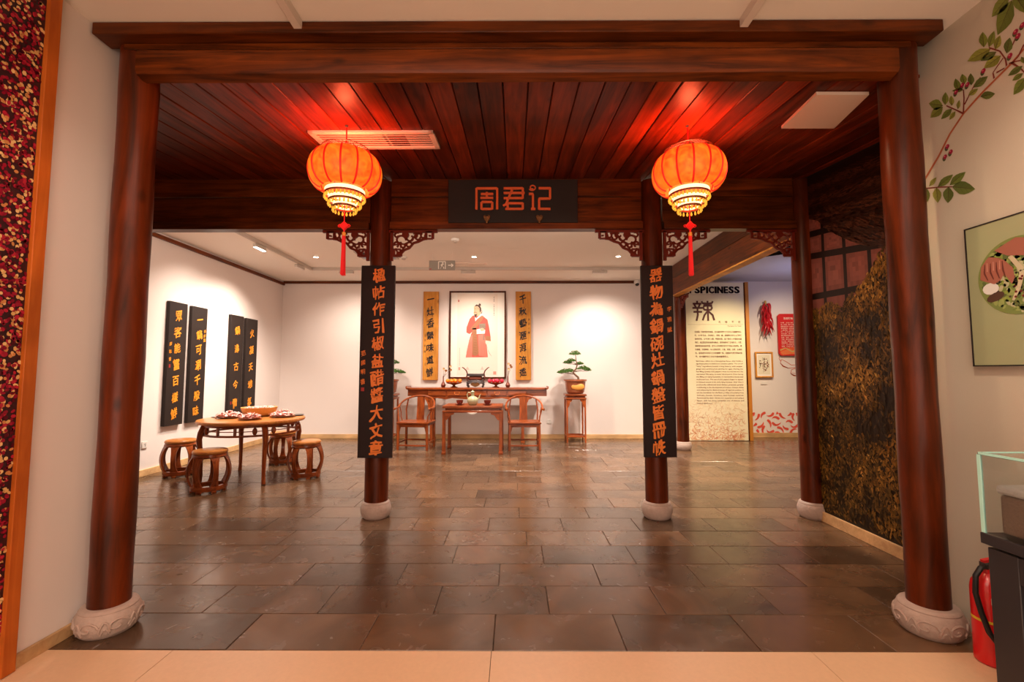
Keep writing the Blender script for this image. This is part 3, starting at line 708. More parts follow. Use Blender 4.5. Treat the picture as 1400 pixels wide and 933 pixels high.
for a, b in (((.10, 0), (.18, 0)), ((.18, 0), (.15, .025)), ((.18, 0), (.15, -.025))): mk.bar((a[0], yf, a[1]), (b[0], yf, b[1]), .003, .013)
mk.build('pictogram', M['exit_mark'], es)
MB().box((-.185, yf, -.06), (.03, .004, .015)).build('red_mark', M['seal'], es)
for i in (-1, 1): MB().tube([(i * .16, 0, .07), (i * .16, 0, .235)], .002, 5).build('wire', M['grey_metal'], es)
dc = thing('dome_camera', 'small dark-eyed dome camera at the end of the cornice', 'camera', (2.62, 9.62, 3.27))
MB().lathe([(.05, .09), (.062, .06), (.062, .02), (.05, .0)], 20).build('housing', M['white_plastic'], dc); MB().sphere((0, -.02, .0), .042, 14, 8).build('dome', M['case_dark'], dc)

# ================================================================ HANGING BOARDS AND PLAQUE
def couplet(cx, y, z0, z1, wd, text, sub, label, zsub, xsub, tilt=0, seal=False):
    t = thing('couplet_board', label, 'calligraphy board', (cx, y, (z0 + z1) / 2), group='black couplet boards on the inner columns'); h = (z1 - z0)
    t.rotation_euler = (tilt, 0, 0)
    MB().box((0, 0, 0), (wd, .035, h)).build('board', M['lacquer'], t, bevel=.003)
    step = h / (len(text) + .15); top = h / 2 - step * .58
    column_of_chars(t, text, .0 + .012 * (1 if xsub < 0 else -1), top, -h / 2 + step * .57, -.020, .138, M['gold'], .006, True, .02)
    column_of_chars(t, sub, xsub, zsub[0], zsub[1], -.020, .05, M['gold'], .004, True, .008)
    if seal: MB().box((xsub, -.019, zsub[1] - .075), (.03, .004, .035)).build('seal', M['seal'], t)
couplet(-1.315, 4.355, .592, 2.43, .325, '楹帖作引椒盐醋醬大文章', '范國明書', 'black couplet board with orange characters on the left inner column', (.07, -.20), -.125, 0, True)
couplet(1.375, 4.355, .60, 2.427, .305, '器物為鍋碗灶鍋盤皆冊帙', '李雅賦', 'black couplet board with orange characters on the right inner column', (.49, .29), .11)

pq = thing('shop_plaque', 'dark signboard with raised copper characters above the centre opening', 'signboard', (-.012, 4.425, 3.093)); pq.scale = (1.024,) * 3; pq.rotation_euler = (.06, 0, 0)
MB().box((0, 0, 0), (1.255, .04, .42)).build('board', M['lacquer_grey'], pq, bevel=.004)
def sign_char(segs, dots=()):
    mb = MB()
    for (x0, z0, x1, z1) in segs:
        if abs(z0 - z1) < 1e-6: mb.bar((x0, 0, z0), (x1, 0, z1), .022, .023)
        else: mb.bar((x0, 0, z0), (x1, 0, z1), .023, .022)
    return mb
# three characters drawn from the photo: each in a box 0.23 wide
a = sign_char([(-.10, .10, .10, .10), (-.10, .105, -.10, -.105), (.10, .105, .10, -.105), (-.058, .045, .062, .045), (0, .065, 0, .008), (-.062, .008, .062, .008), (-.052, -.032, .052, -.032), (-.052, -.10, .052, -.10), (-.052, -.032, -.052, -.105), (.052, -.032, .052, -.105)])
b = sign_char([(-.10, .10, .085, .10), (-.10, .055, .105, .055), (-.10, .005, .085, .005), (.085, .105, .085, .0), (-.01, .105, -.075, -.05), (-.075, -.045, .085, -.045), (-.085, -.10, .085, -.10), (.085, -.04, .085, -.105), (-.06, -.04, -.06, -.105), (-.105, -.07, -.06, -.045)])
c = sign_char([(-.105, .045, -.06, .045), (-.065, .045, -.065, -.10), (-.085, -.10, -.04, -.10), (-.01, .10, .105, .10), (.10, .105, .10, .0), (-.01, .0, .105, .0), (-.005, .0, -.005, -.105), (-.01, -.10, .105, -.10)])
c.tube([(-.07 + .036 * (1 - .6 * s) * cos(3.6 + s * 8), 0, .108 + .03 * (1 - .6 * s) * sin(3.6 + s * 8)) for s in [i / 18 for i in range(19)]], .008, 6)
for mb_, xo in ((a, -.252), (b, .01), (c, .258)): mb_.build('character', M['copper'], pq, (xo, -.030, .02), bevel=.004)
for xo in (-.252, .255):
    hk = MB().prism([(-.035, .028), (-.018, .04), (0, .03), (.018, .04), (.035, .028), (.03, 0), (.008, -.025), (.012, -.04), (-.012, -.04), (-.008, -.025), (-.03, 0)], .05)
    hk.build('brass_clasp', M['brass'], pq, (xo, -.02, -.178), bevel=.004)

def wall_board(y0, y1, z0, z1, text, sub, label, subspec=None, seal=None):
    t = thing('calligraphy_board', label, 'calligraphy board', (-4.97, (y0 + y1) / 2, (z0 + z1) / 2), pi / 2, 'black boards on the left wall'); wd = y1 - y0; h = z1 - z0
    MB().box((0, 0, 0), (wd, .05, h)).build('board', M['lacquer_grey'], t, bevel=.003)
    n_ = len(text); mg = h / (n_ + .6)
    column_of_chars(t, text, .0, h / 2 - mg * .85, -h / 2 + mg * .72, -.026, .15, M['gold_bright'], .006, True, .012)
    if sub: column_of_chars(t, sub, subspec[0], subspec[1], subspec[2], -.026, .055, M['gold_bright'], .004, True, .008)
    if seal: MB().box((seal[0], -.026, seal[1]), (.03, .004, .05)).build('seal', M['seal'], t)
M['gold_bright'] = plain('yellow_gold_paint', srgb(236, 148, 30), .45)
wall_board(6.465, 6.82, .63, 2.425, '眾客能嘗百樣鮮', '廖松青', 'black board on the left wall nearest the left front column', (-.13, .28, .06), (-.13, -.04))
wall_board(6.925, 7.27, .63, 2.42, '一鍋可涮千般味', '李師題', 'black board on the left wall, second from the front column', (.125, .52, .38))
wall_board(7.89, 8.26, .63, 2.41, '鍋沸古今情', '周君記', 'black board on the left wall, third, behind the round table', (-.02, -.62, -.74), (-.11, -.66))
wall_board(8.345, 8.71, .63, 2.40, '火凝天地氣', '周君', 'black board on the left wall nearest the back corner', (0, -.64, -.74))

def wood_couplet(x0, x1, text, sub, label, sx):
    t = thing('wooden_couplet', label, 'calligraphy board', ((x0 + x1) / 2, 9.69, 2.178), group='honey wood couplets beside the painting'); wd = x1 - x0
    t.location.y = 9.68
    MB().box((0, 0, 0), (wd, .04, 1.895)).build('board', M['gold_wood'], t, bevel=.004)
    column_of_chars(t, text, -.01, .78, -.78, -.021, .18, M['ink'], .003, True, .02)
    column_of_chars(t, sub[0], sx, sub[1], sub[2], -.021, .05, M['ink'], .002, True, .006)
wood_couplet(-1.945, -1.617, '一灶香縈味道鮮', ('汪吉瑞', -.10, -.34), 'honey wood couplet board left of the figure painting', -.12)
wood_couplet(.032, .359, '千秋藝滙源流遠', ('癸卯一陽', .34, .06), 'honey wood couplet board right of the figure painting', .12)

# ---- framed figure painting
pf = thing('framed_painting', 'tall framed painting of a bearded standing figure in red robe', 'painting', (-.782, 9.68, 2.20)); PW_, PH_ = 1.18, 1.84
fr = MB()
for c_, d_ in (((-PW_ / 2, 0, 0), (.035, .04, PH_ + .035)), ((PW_ / 2, 0, 0), (.035, .04, PH_ + .035)), ((0, 0, PH_ / 2), (PW_, .04, .035)), ((0, 0, -PH_ / 2), (PW_, .04, .035))): fr.box(c_, d_)
fr.build('frame', M['timber_z'], pf, bevel=.003)
MB().box((0, .008, 0), (PW_, .01, PH_)).build('mount', M['paper'], pf)
P = Print()
def px(cx, cy): return ((cx - 310) / 646 * .0 + (cx - 313) * (1.18 / 543), (445 - cy) * (1.84 / 836))
def pp(pts, col, layer): P.poly([px(*q) for q in pts], col, layer)
skin = srgb(222, 176, 140); red = srgb(198, 88, 76); red2 = srgb(212, 128, 110); brn = srgb(164, 112, 80); dk = srgb(80, 58, 48)
pp([(112, 48), (510, 48), (510, 840), (112, 840)], srgb(236, 222, 208), 0)
pp([(262, 262), (235, 292), (205, 372), (202, 425), (235, 440), (258, 420), (230, 500), (198, 668), (415, 666), (400, 520), (440, 508), (442, 470), (425, 370), (410, 300), (362, 262), (310, 250)], red, 1)
pp([(238, 470), (200, 664), (260, 662), (268, 440)], red2, 2); pp([(318, 450), (326, 650), (412, 662), (396, 500), (372, 440)], red2, 2)
pp([(262, 385), (262, 640), (290, 655), (318, 640), (326, 620), (300, 400), (300, 380)], brn, 3)
pp([(370, 262), (352, 262), (262, 362), (238, 395), (300, 395), (300, 375), (360, 300)], brn, 3)
pp([(283, 262), (290, 318), (308, 296), (362, 252), (356, 240), (318, 268), (300, 285)], srgb(238, 230, 222), 4)
pp([(328, 340), (390, 334), (392, 390), (330, 382)], srgb(120, 104, 90), 4); 
for k_ in range(5): P.stroke([px(330, 345 + k_ * 9), px(390, 342 + k_ * 9)], .004, srgb(190, 172, 150), 5)
pp([(304, 395), (360, 382), (388, 400), (384, 436), (304, 440)], srgb(240, 234, 228), 5); pp([(335, 388), (372, 384), (384, 402), (350, 414)], skin, 6)
pp([(388, 458), (440, 462), (444, 510), (392, 498)], brn, 4); pp([(392, 502), (436, 508), (428, 530), (404, 548), (390, 524)], srgb(236, 214, 196), 3)
pp([(276, 172), (275, 215), (272, 240), (290, 262), (326, 262), (348, 236), (350, 200), (340, 160), (300, 158)], skin, 4)
pp([(280, 170), (300, 150), (332, 158), (348, 190), (346, 220), (334, 228), (330, 186), (312, 166)], dk, 5); pp([(320, 158), (326, 140), (342, 144), (346, 164)], dk, 5)
pp([(278, 248), (290, 285), (302, 262), (310, 244)], dk, 6); P.stroke([px(276, 232), px(290, 226), px(308, 236)], .009, srgb(170, 70, 56), 6)
P.stroke([px(282, 196), px(298, 192)], .006, dk, 6); P.stroke([px(312, 192), px(326, 194)], .006, dk, 6); P.stroke([px(292, 200), px(284, 222), px(292, 224)], .004, brn, 6)
pp([(340, 236), (356, 240), (350, 206), (358, 214), (352, 228)], dk, 6)
pp([(366, 440), (380, 440), (384, 500), (366, 500)], srgb(150, 120, 104), 5); P.stroke([px(372, 500), px(378, 580), px(370, 600)], .006, srgb(180, 120, 104), 5)
P.stroke([px(415, 600), px(450, 655)], .006, srgb(150, 132, 120), 2); P.stroke([px(408, 560), px(430, 640)], .004, srgb(180, 162, 150), 2)
for k_ in range(9): P.stroke([px(212 + k_ * 7, 560 - k_ * 10), px(203 + k_ * 7, 664)], .003, srgb(190, 96, 84), 4)
for k_ in range(8): P.stroke([px(334 + k_ * 9, 500 + k_ * 6), px(336 + k_ * 10, 664)], .003, srgb(190, 96, 84), 4)
for k_ in range(9): P.stroke([px(276, 420 + k_ * 25), px(306, 425 + k_ * 25)], .004, srgb(130, 84, 60), 4)
P.stroke([px(200, 664), px(415, 664)], .009, srgb(200, 130, 112), 5)
pp([(198, 785), (214, 755), (234, 785)], srgb(226, 190, 176), 1); pp([(344, 785), (360, 752), (374, 785)], srgb(226, 190, 176), 1); P.stroke([px(200, 787), px(380, 787), px(470, 790)], .003, srgb(214, 196, 180), 1)
pp([(468, 802), (497, 802), (497, 833), (468, 833)], srgb(214, 150, 132), 1); pp([(127, 762), (144, 762), (144, 790), (127, 790)], srgb(220, 150, 134), 1); pp([(120, 104), (130, 104), (130, 126), (120, 126)], srgb(180, 50, 40), 1)
for i in range(18): 
    if i not in (5, 6): P.stroke([px(470, 78 + i * 10.5), px(478, 80 + i * 10.5)], .008 if i % 3 else .012, srgb(96, 80, 72), 1)
for i in range(16): P.stroke([px(134, 575 + i * 11), px(142, 577 + i * 11)], .007, srgb(150, 132, 122), 1)
P.build('painted_figure', pf, Matrix.Translation((0, .001, 0)))

# ================================================================ BACK FURNITURE
def copybox(t, name, items, mat, bevel=.003):
    for c_, d_ in items: MB().box(c_, d_).build(name, mat, t, bevel=bevel)
al = thing('altar_table', 'long rosewood altar table with upturned ends against the back wall', 'table', (-.74, 9.3, 0))
MB().box((0, 0, 1.068), (2.78, .42, .04)).build('tabletop', M['rose_x'], al, bevel=.006)
for s in (-1, 1):
    e_ = MB().prism([(0, -.02), (.05 * s, -.02), (.078 * s, .0), (.082 * s, .035), (.07 * s, .05), (.06 * s, .03), (.052 * s, .016), (0, .012)], .42)
    e_.build('scroll_end', M['rose_x'], al, (s * 1.345, 0, 1.07), bevel=.003)
    MB().box((s * 1.16, 0, .985), (.46, .32, .13)).build('end_block', M['rose_x'], al, bevel=.004)
MB().box((0, .0, .98), (1.96, .34, .13)).build('drawer_case', M['rose_x'], al, bevel=.004)
for i in range(5):
    w_ = .36 if i in (0, 4) else .38; dr = MB().box((0, 0, 0), (w_, .02, .095)).build('drawer', M['rose_x'], al, ((i - 2) * .40, -.178, .98), bevel=.004)
    if i in (1, 3):
        hd = MB(); hd.tube([(-.045, -.018, .015), (-.05, -.022, -.01), (-.02, -.024, -.028), (0, -.024, -.022), (.02, -.024, -.028), (.05, -.022, -.01), (.045, -.018, .015)], .004, 6)
        for s in (-1, 1): hd.lathe([(.001, 0), (.009, 0), (.009, .012), (.001, .014)], 8, Matrix.Translation((s * .045, -.008, .018)) @ Matrix.Rotation(pi / 2, 4, 'X'))
        hd.build('handle', M['gold'], dr)
apr = [(-.98, 0), (.98, 0), (.98, -.09), (.93, -.10), (.90, -.055), (.80, -.035), (.62, -.06), (.5, -.035), (.2, -.06), (0, -.04), (-.2, -.06), (-.5, -.035), (-.62, -.06), (-.8, -.035), (-.90, -.055), (-.93, -.10), (-.98, -.09)]
MB().prism(apr, .022).build('apron', M['rose_x'], al, (0, -.16, .915), bevel=.003)
for s in (-1, 1):
    for yy in (-.15, .15): MB().box((s * .91, yy, .46), (.055, .05, .92)).build('leg', M['rose_z'], al, bevel=.004)
    MB().box((s * .91, 0, .46), (.025, .26, .86)).build('side_panel', M['rose_z'], al)
    MB().box((s * .91, 0, .035), (.08, .40, .07)).build('foot', M['rose_x'], al, bevel=.006)
    MB().prism([(0, 0), (s * .16, 0), (s * .15, -.05), (s * .09, -.07), (s * .05, -.16), (s * .03, -.26), (0, -.28)], .02).build('corner_bracket', M['rose_z'], al, (s * .94, -.15, .92))

st_ = thing('square_table', 'small square rosewood table standing between the two armchairs', 'table', (-.715, 8.19, 0))
MB().box((0, 0, .80), (1.03, .74, .04)).build('tabletop', M['rose_x'], st_, bevel=.008)
MB().box((0, 0, .762), (.94, .66, .04)).build('waist', M['rose_x'], st_, bevel=.004)
MB().box((0, 0, .725), (1.03, .74, .04)).build('apron', M['rose_x'], st_, bevel=.008)
for sx in (-1, 1):
    for sy in (-1, 1):
        MB().hexa([(sx * .485 - .03, sy * .34 - .03, 0), (sx * .485 + .03, sy * .34 - .03, 0), (sx * .485 + .03, sy * .34 + .03, 0), (sx * .485 - .03, sy * .34 + .03, 0)],
                  [(sx * .485 - .026, sy * .34 - .026, .72), (sx * .485 + .026, sy * .34 - .026, .72), (sx * .485 + .026, sy * .34 + .026, .72), (sx * .485 - .026, sy * .34 + .026, .72)]).build('leg', M['rose_z'], st_, bevel=.004)
        MB().box((sx * .485, sy * .34, .025), (.072, .072, .05)).build('foot', M['rose_z'], st_, bevel=.008)
    MB().prism([(0, 0), (-sx * .15, 0), (-sx * .14, -.03), (-sx * .085, -.045), (-sx * .055, -.085), (-sx * .03, -.12), (0, -.13)], .018).build('corner_bracket', M['rose_x'], st_, (sx * .46, -.355, .706), bevel=.002)
MB().prism([(-.08, 0), (.08, 0), (.05, -.02), (0, -.028), (-.05, -.02)], .012).build('apron_carving', M['paper'], st_, (0, -.372, .71))

def armchair(loc, rz, label):
    t = thing('horseshoe_armchair', label, 'chair', loc, rz, 'rosewood horseshoe armchairs')
    MB().box((0, 0, .485), (.60, .47, .035)).build('seat', M['rose_x'], t, bevel=.01)
    MB().box((0, 0, .452), (.56, .43, .035)).build('seat_frame', M['rose_x'], t, bevel=.004)
    P4 = [(-.265, -.205), (.265, -.205), (.265, .205), (-.265, .205)]
    for x_, y_ in P4: MB().bar((x_ * 1.03, y_ * 1.03, 0), (x_, y_, .47), .04, .04).build('leg', M['rose_z'], t, bevel=.005)
    for i in range(4):
        a_, b_ = P4[i], P4[(i + 1) % 4]; z_ = .085 if i == 0 else .13
        MB().bar((a_[0] * 1.02, a_[1] * 1.02, z_), (b_[0] * 1.02, b_[1] * 1.02, z_), .022, .026).build('stretcher', M['rose_x'], t, bevel=.003)
    for fl in (-1, 1): MB().prism([(0, 0), (-fl * .08, 0), (-fl * .06, -.015), (-fl * .025, -.03), (0, -.12)], .014).build('apron_bracket', M['rose_x'], t, (fl * .245, -.213, .436))
    MB().box((0, -.213, .425), (.49, .014, .03)).build('apron', M['rose_x'], t)
    # horseshoe rail
    pts = []
    for i in range(29):
        s = i / 28; a = pi * (-.12 + 1.24 * s)
        x_ = .335 * cos(a); y_ = -.03 + .29 * sin(a) if sin(a) > 0 else -.03 + .62 * sin(a); z_ = .75 + .20 * max(0, sin(a)) ** .8 + (.0 if sin(a) > 0 else .02 * sin(a))
        pts.append((x_, y_, z_))
    pts = [(pts[0][0] + .035, pts[0][1] - .03, pts[0][2] - .012)] + pts + [(pts[-1][0] - .035, pts[-1][1] - .03, pts[-1][2] - .012)]
    MB().tube(pts, [.022] + [.019] * 4 + [.017] * 21 + [.019] * 4 + [.022], 10).build('arm_rail', M['rose_x'], t)
    sp = [(-.075, 0), (.075, 0), (.07, .2), (.075, .44), (-.075, .44), (-.07, .2)]
    MB().prism(sp, .014, Matrix.Translation((0, .205, .50)) @ Matrix.Rotation(-.11, 4, 'X')).build('splat', M['rose_z'], t, bevel=.002)
    for s in (-1, 1):
        MB().tube([(s * .262, .2, .5), (s * .27, .19, .7), (s * .24, .215, .885)], .014, 8).build('back_post', M['rose_z'], t)
        MB().tube([(s * .265, -.2, .5), (s * .275, -.19, .6), (s * .325, -.10, .745)], .014, 8).build('front_post', M['rose_z'], t)
        MB().tube([(s * .272, .0, .5), (s * .30, .0, .58), (s * .30, 0, .66), (s * .325, .0, .76)], .009, 8).build('arm_support', M['rose_z'], t)
    return t
armchair((-1.80, 8.46, 0), radians(-7), 'horseshoe-back rosewood armchair left of the square table')
armchair((.18, 8.46, 0), radians(2), 'horseshoe-back rosewood armchair right of the square table')

def plant_stand(x, y, label, group='tall plant stands'):
    t = thing('plant_stand', label, 'plant stand', (x, y, 0), group=group); H_ = .96; a = .19
    MB().box((0, 0, H_ - .02), (.42, .42, .035)).build('top', M['rose_x'], t, bevel=.008); MB().box((0, 0, H_ - .055), (.36, .36, .035)).build('waist', M['rose_x'], t)
    MB().box((0, 0, H_ - .09), (.41, .41, .035)).build('apron', M['rose_x'], t, bevel=.006)
    for sx in (-1, 1):
        for sy in (-1, 1): MB().box((sx * .18, sy * .18, (H_ - .1) / 2), (.032, .032, H_ - .1)).build('leg', M['rose_z'], t, bevel=.003)
        MB().prism([(0, 0), (-sx * .09, 0), (-sx * .075, -.04), (-sx * .045, -.05), (-sx * .035, -.11), (-sx * .015, -.15), (0, -.17)], .014).build('corner_bracket', M['rose_x'], t, (sx * .165, -.185, H_ - .105))
    for sy in (-1, 1): MB().box((0, sy * .18, .12), (.36, .022, .025)).build('stretcher', M['rose_x'], t); MB().box((sy * .18, 0, .12), (.022, .36, .025)).build('stretcher', M['rose_x'], t)
    MB().box((0, 0, .105), (.34, .34, .012)).build('shelf', M['rose_x'], t)
    return t
def bonsai(x, y, z, flip, label, seed):
    rnd = random.Random(seed); s = -1 if flip else 1
    t = thing('bonsai_tree', label, 'bonsai', (x, y, z), group='potted bonsai trees')
    pot = MB().lathe([(.15, 0), (.165, .02), (.18, .03), (.195, .10), (.205, .19), (.212, .245), (.235, .255), (.235, .285), (.205, .285), (.2, .25)], 32).build('pot', M['terracotta'], t)
    MB().sphere((0, 0, 0), 1, 20, 10, (.135, .03, .075), Matrix.Translation((.03, -.178, .14))).build('pot_medallion', M['pot_patch'], pot)
    MB().lathe([(.20, .262), (.1, .272), (.001, .28)], 20).build('soil', M['soil'], t)
    tr = MB(); trunk = [(.07, 0, .27), (.06, 0, .33), (-.01, -.01, .39), (-.04, 0, .44), (.02, 0, .5), (.045, .01, .58), (.02, 0, .68), (.015, 0, .76)]
    tr.tube([(s * a, b, c) for a, b, c in trunk], [.026, .022, .02, .018, .016, .013, .01, .007], 8)
    pads = [(0.0, 0, .80, .13, .055), (-.15, .02, .62, .10, .04), (-.08, -.04, .66, .10, .04), (.17, 0, .50, .14, .045), (.10, .05, .60, .09, .035), (-.20, 0, .44, .15, .045), (-.30, 0, .42, .08, .03), (.26, .02, .47, .08, .03), (-.1, .04, .46, .09, .035)]
    for a, b, c, r, h in pads:
        near = min(trunk, key=lambda q: abs(q[2] - (c - .05)))
        tr.tube([(s * near[0], near[1], near[2]), (s * (near[0] + a) / 2, b / 2, (near[2] + c) / 2), (s * a, b, c - .02)], [.009, .006, .004], 6)
    tr.build('trunk', M['bark'], t)
    for a, b, c, r, h in pads:
        h *= 1.5; r *= .92; f_ = MB(); nn = int(r * 4200)
        for q in range(nn):
            an = rnd.uniform(0, 2 * pi); rr = r * sqrt(rnd.random()); X = s * a + rr * cos(an); Y = b + rr * .7 * sin(an); Z = c + h * (1 - (rr / r) ** 2) * rnd.uniform(-.3, 1)
            L2 = rnd.uniform(.012, .024); d = Vector((rnd.uniform(-1, 1), rnd.uniform(-1, 1), rnd.uniform(-.2, .9))).normalized(); e = d.cross(Vector((rnd.random(), rnd.random(), .3))).normalized() * L2 * .45
            p = Vector((X, Y, Z)); f_.add([p, p + d * L2 * .5 + e, p + d * L2, p + d * L2 * .5 - e], [(0, 1, 2, 3)])
        f_.build('foliage_pad', M['leaf'], t, smooth=0)
    return t
plant_stand(1.235, 9.33, 'tall square rosewood plant stand right of the altar table'); bonsai(1.245, 9.33, .965, False, 'small layered bonsai in clay pot right of the altar table', 3)
plant_stand(-2.60, 9.33, 'tall plant stand half hidden by the left inner column board'); bonsai(-2.60, 9.33, .965, True, 'bonsai half hidden behind the left inner column board', 8)

# ---- on the altar table
ib = thing('incense_burner', 'dark bronze incense burner with two flaring horns on the altar table', 'incense burner', (-.783, 9.27, 1.088))
mb = MB(); mb.box((0, 0, .10), (.36, .18, .045)); mb.box((0, 0, .135), (.30, .15, .03)); mb.build('base_tray', M['bronze'], ib, bevel=.01)
mb = MB(); mb.box((0, 0, .255), (.34, .17, .05)); mb.build('upper_body', M['bronze'], ib, bevel=.008)
mb = MB(); mb.box((0, 0, .19), (.26, .13, .08)); mb.build('middle_body', M['bronze_red'], ib, bevel=.02)
for sx in (-1, 1):
    MB().tube([(sx * .16, 0, .12), (sx * .185, 0, .2), (sx * .17, 0, .28), (sx * .19, 0, .34), (sx * .24, 0, .39), (sx * .275, 0, .41)], [.012, .014, .014, .013, .011, .009], 8, flat=1.6).build('horn', M['bronze_red'], ib)
    for sy in (-1, 1): MB().tube([(sx * .15, sy * .07, .09), (sx * .165, sy * .075, .05), (sx * .14, sy * .07, .02), (sx * .155, sy * .075, .006)], [.02, .018, .016, .02], 8).build('foot', M['bronze'], ib)
MB().prism([(-.1, .0), (-.05, .045), (0, .02), (.05, .045), (.1, 0), (.05, -.03), (0, -.05), (-.05, -.03)], .02).build('scroll_crest', M['brass'], ib, (0, -.092, .06))
def fruit_bowl(x, y, label):
    t = thing('footed_bowl', label, 'bowl', (x, y, 1.088), group='footed fruit bowls')
    MB().lathe([(.07, 0), (.075, .01), (.03, .025), (.022, .045), (.05, .06), (.15, .085), (.165, .10), (.155, .10), (.12, .088), (.001, .078)], 28).build('bowl', M['rose_z'], t)
fruit_bowl(-1.22, 9.25, 'low footed wooden bowl under the oranges'); fruit_bowl(-.37, 9.25, 'low footed wooden bowl under the red apples')
for bx, mat, nm, lab, grp in ((-1.22, 'orange_fruit', 'orange', 'oranges', 'oranges in the left bowl'), (-.37, 'apple', 'apple', 'apples', 'apples in the right bowl')):
    words = ['leftmost', 'second from left', 'middle', 'second from right', 'rightmost']
    o0 = MB().sphere((0, 0, 0), .042, 14, 9, (1, 1, .92)).mesh(nm, M[mat])
    for i in range(4):
        o = bpy.data.objects.new(nm, o0); COL.objects.link(o); o.location = (bx + (-.125, -.045, .035, .12)[i], 9.25 + (-.02, -.05, -.04, -.01)[i], 1.088 + .135); o.rotation_euler = (random.uniform(-.3, .3), random.uniform(-.3, .3), 0)
        tag(o, ('bright round orange, %s in the front of the left footed bowl' if nm == 'orange' else 'glossy pink-red apple, %s in the front of the right footed bowl') % ('leftmost', 'second from left', 'second from right', 'rightmost')[i], nm, grp)
    o = bpy.data.objects.new(nm, o0); COL.objects.link(o); o.location = (bx, 9.31, 1.088 + .14)
    tag(o, ('orange at the back of the left footed bowl' if nm == 'orange' else 'red apple at the back of the right footed bowl'), nm, grp)
def vase(x, y, label, seed, lean):
    t = thing('flower_vase', label, 'vase', (x, y, 1.088), group='slender vases with dried flowers'); rnd = random.Random(seed)
    MB().lathe([(.03, 0), (.045, .02), (.05, .05), (.03, .09), (.012, .12), (.010, .22), (.014, .23)], 18).build('vase', M['bronze_red'], t)
    for k_ in range(4):
        ex = lean * (.03 + .06 * k_) + rnd.uniform(-.03, .03); ez = .42 + rnd.uniform(-.06, .1) - .03 * k_
        MB().tube([(0, 0, .2), (ex * .4, 0, .2 + (ez - .2) * .5), (ex, rnd.uniform(-.03, .03), ez)], .003, 5).build('stem', M['stem'], t)
        fl = MB(); 
        for q in range(7):
            an = q * 2 * pi / 7; p = Vector((ex, 0, ez)); d = Vector((cos(an), -.5, sin(an))).normalized() * .032; e = Vector((-sin(an), 0, cos(an))) * .014
            fl.add([p, p + d * .6 + e, p + d, p + d * .6 - e], [(0, 1, 2, 3)])
        fl.build('flower', M['dried_dark'] if k_ % 2 else M['dried'], t, smooth=0)
vase(-1.45, 9.33, 'slender dark vase with dried flowers beside the orange bowl', 4, .8); vase(-.13, 9.33, 'slender dark vase with dried flowers beside the apple bowl', 5, .3)
# ---- on the square table
ew = thing('celadon_ewer', 'pale green-grey celadon ewer on the square table', 'teapot', (-.73, 8.05, .82))
MB().lathe([(.055, 0), (.065, .008), (.085, .035), (.098, .075), (.09, .115), (.06, .145), (.03, .16), (.026, .20), (.036, .235), (.030, .235)], 28).build('body', M['celadon'], ew)
MB().tube([(.075, 0, .10), (.115, 0, .13), (.125, 0, .17), (.135, 0, .19)], [.018, .013, .010, .008], 8).build('spout', M['celadon'], ew)
MB().tube([(-.03, 0, .21), (-.08, 0, .225), (-.10, 0, .18), (-.08, 0, .12)], .008, 8).build('handle', M['celadon'], ew)
MB().lathe([(.038, .235), (.03, .245), (.008, .25), (.012, .262), (.001, .27)], 16).build('lid', M['celadon'], ew)
for x_, l_ in ((-.955, 'dark red lacquer cup on a saucer left of the ewer'), (-.47, 'dark red lacquer cup on a saucer right of the ewer')):
    t = thing('tea_cup', l_, 'cup', (x_, 8.03, .82), group='lacquer cups on the square table')
    MB().lathe([(.03, .012), (.032, .02), (.055, .045), (.062, .09), (.056, .09), (.045, .05), (.001, .03)], 22).build('cup', M['cup'], t)
    MB().lathe([(.045, 0), (.05, .006), (.085, .016), (.084, .02), (.001, .012)], 22).build('saucer', M['cup'], t)

# ================================================================ ROUND TABLE GROUP
RT = (-3.53, 6.19)
rt_ = thing('round_table', 'round rosewood dining table laid with meat plates, left side', 'table', (RT[0], RT[1], 0)); R_ = .645
MB().lathe([(.60, .735), (R_ - .01, .742), (R_, .755), (R_, .768), (R_ - .008, .78), (R_ - .03, .782)], 64).build('tabletop', M['honey'], rt_)
MB().ring([(.56, .735), (.56, .705), (.535, .705), (.535, .735)], 48).build('apron_ring', M['rose_x'], rt_)
MB().ring([(.57, .615), (.57, .592), (.54, .592), (.54, .615)], 48).build('lower_ring', M['rose_x'], rt_)
MB().ring([(.56, .665), (.56, .655), (.55, .655), (.55, .665)], 48).build('middle_rail', M['rose_x'], rt_)
th0 = math.atan2(-.465, .40)
LP = [math.atan2(5.725 - RT[1], -3.088 - RT[0]) + i * pi / 2 for i in range(4)]
for a in LP:
    pts = [(.50, .735), (.56, .70), (.585, .63), (.60, .55), (.585, .42), (.572, .25), (.568, .1), (.575, .03), (.585, 0)]
    MB().tube([(r * cos(a), r * sin(a), z) for r, z in pts], [.034, .036, .036, .033, .028, .024, .022, .024, .027], 8).build('leg', M['rose_z'], rt_)
for q in range(16):
    a = LP[0] + (q + .5) * pi / 8
    if q % 4 in (1, 2): MB().tube([(.553 * cos(a), .553 * sin(a), .61), (.553 * cos(a), .553 * sin(a), .71)], .018, 6).build('apron_strut', M['rose_z'], rt_)
    else: MB().sphere((.553 * cos(a), .553 * sin(a), .66), .03, 8, 6, (1, 1, 1.6)).build('apron_knob', M['rose_z'], rt_)

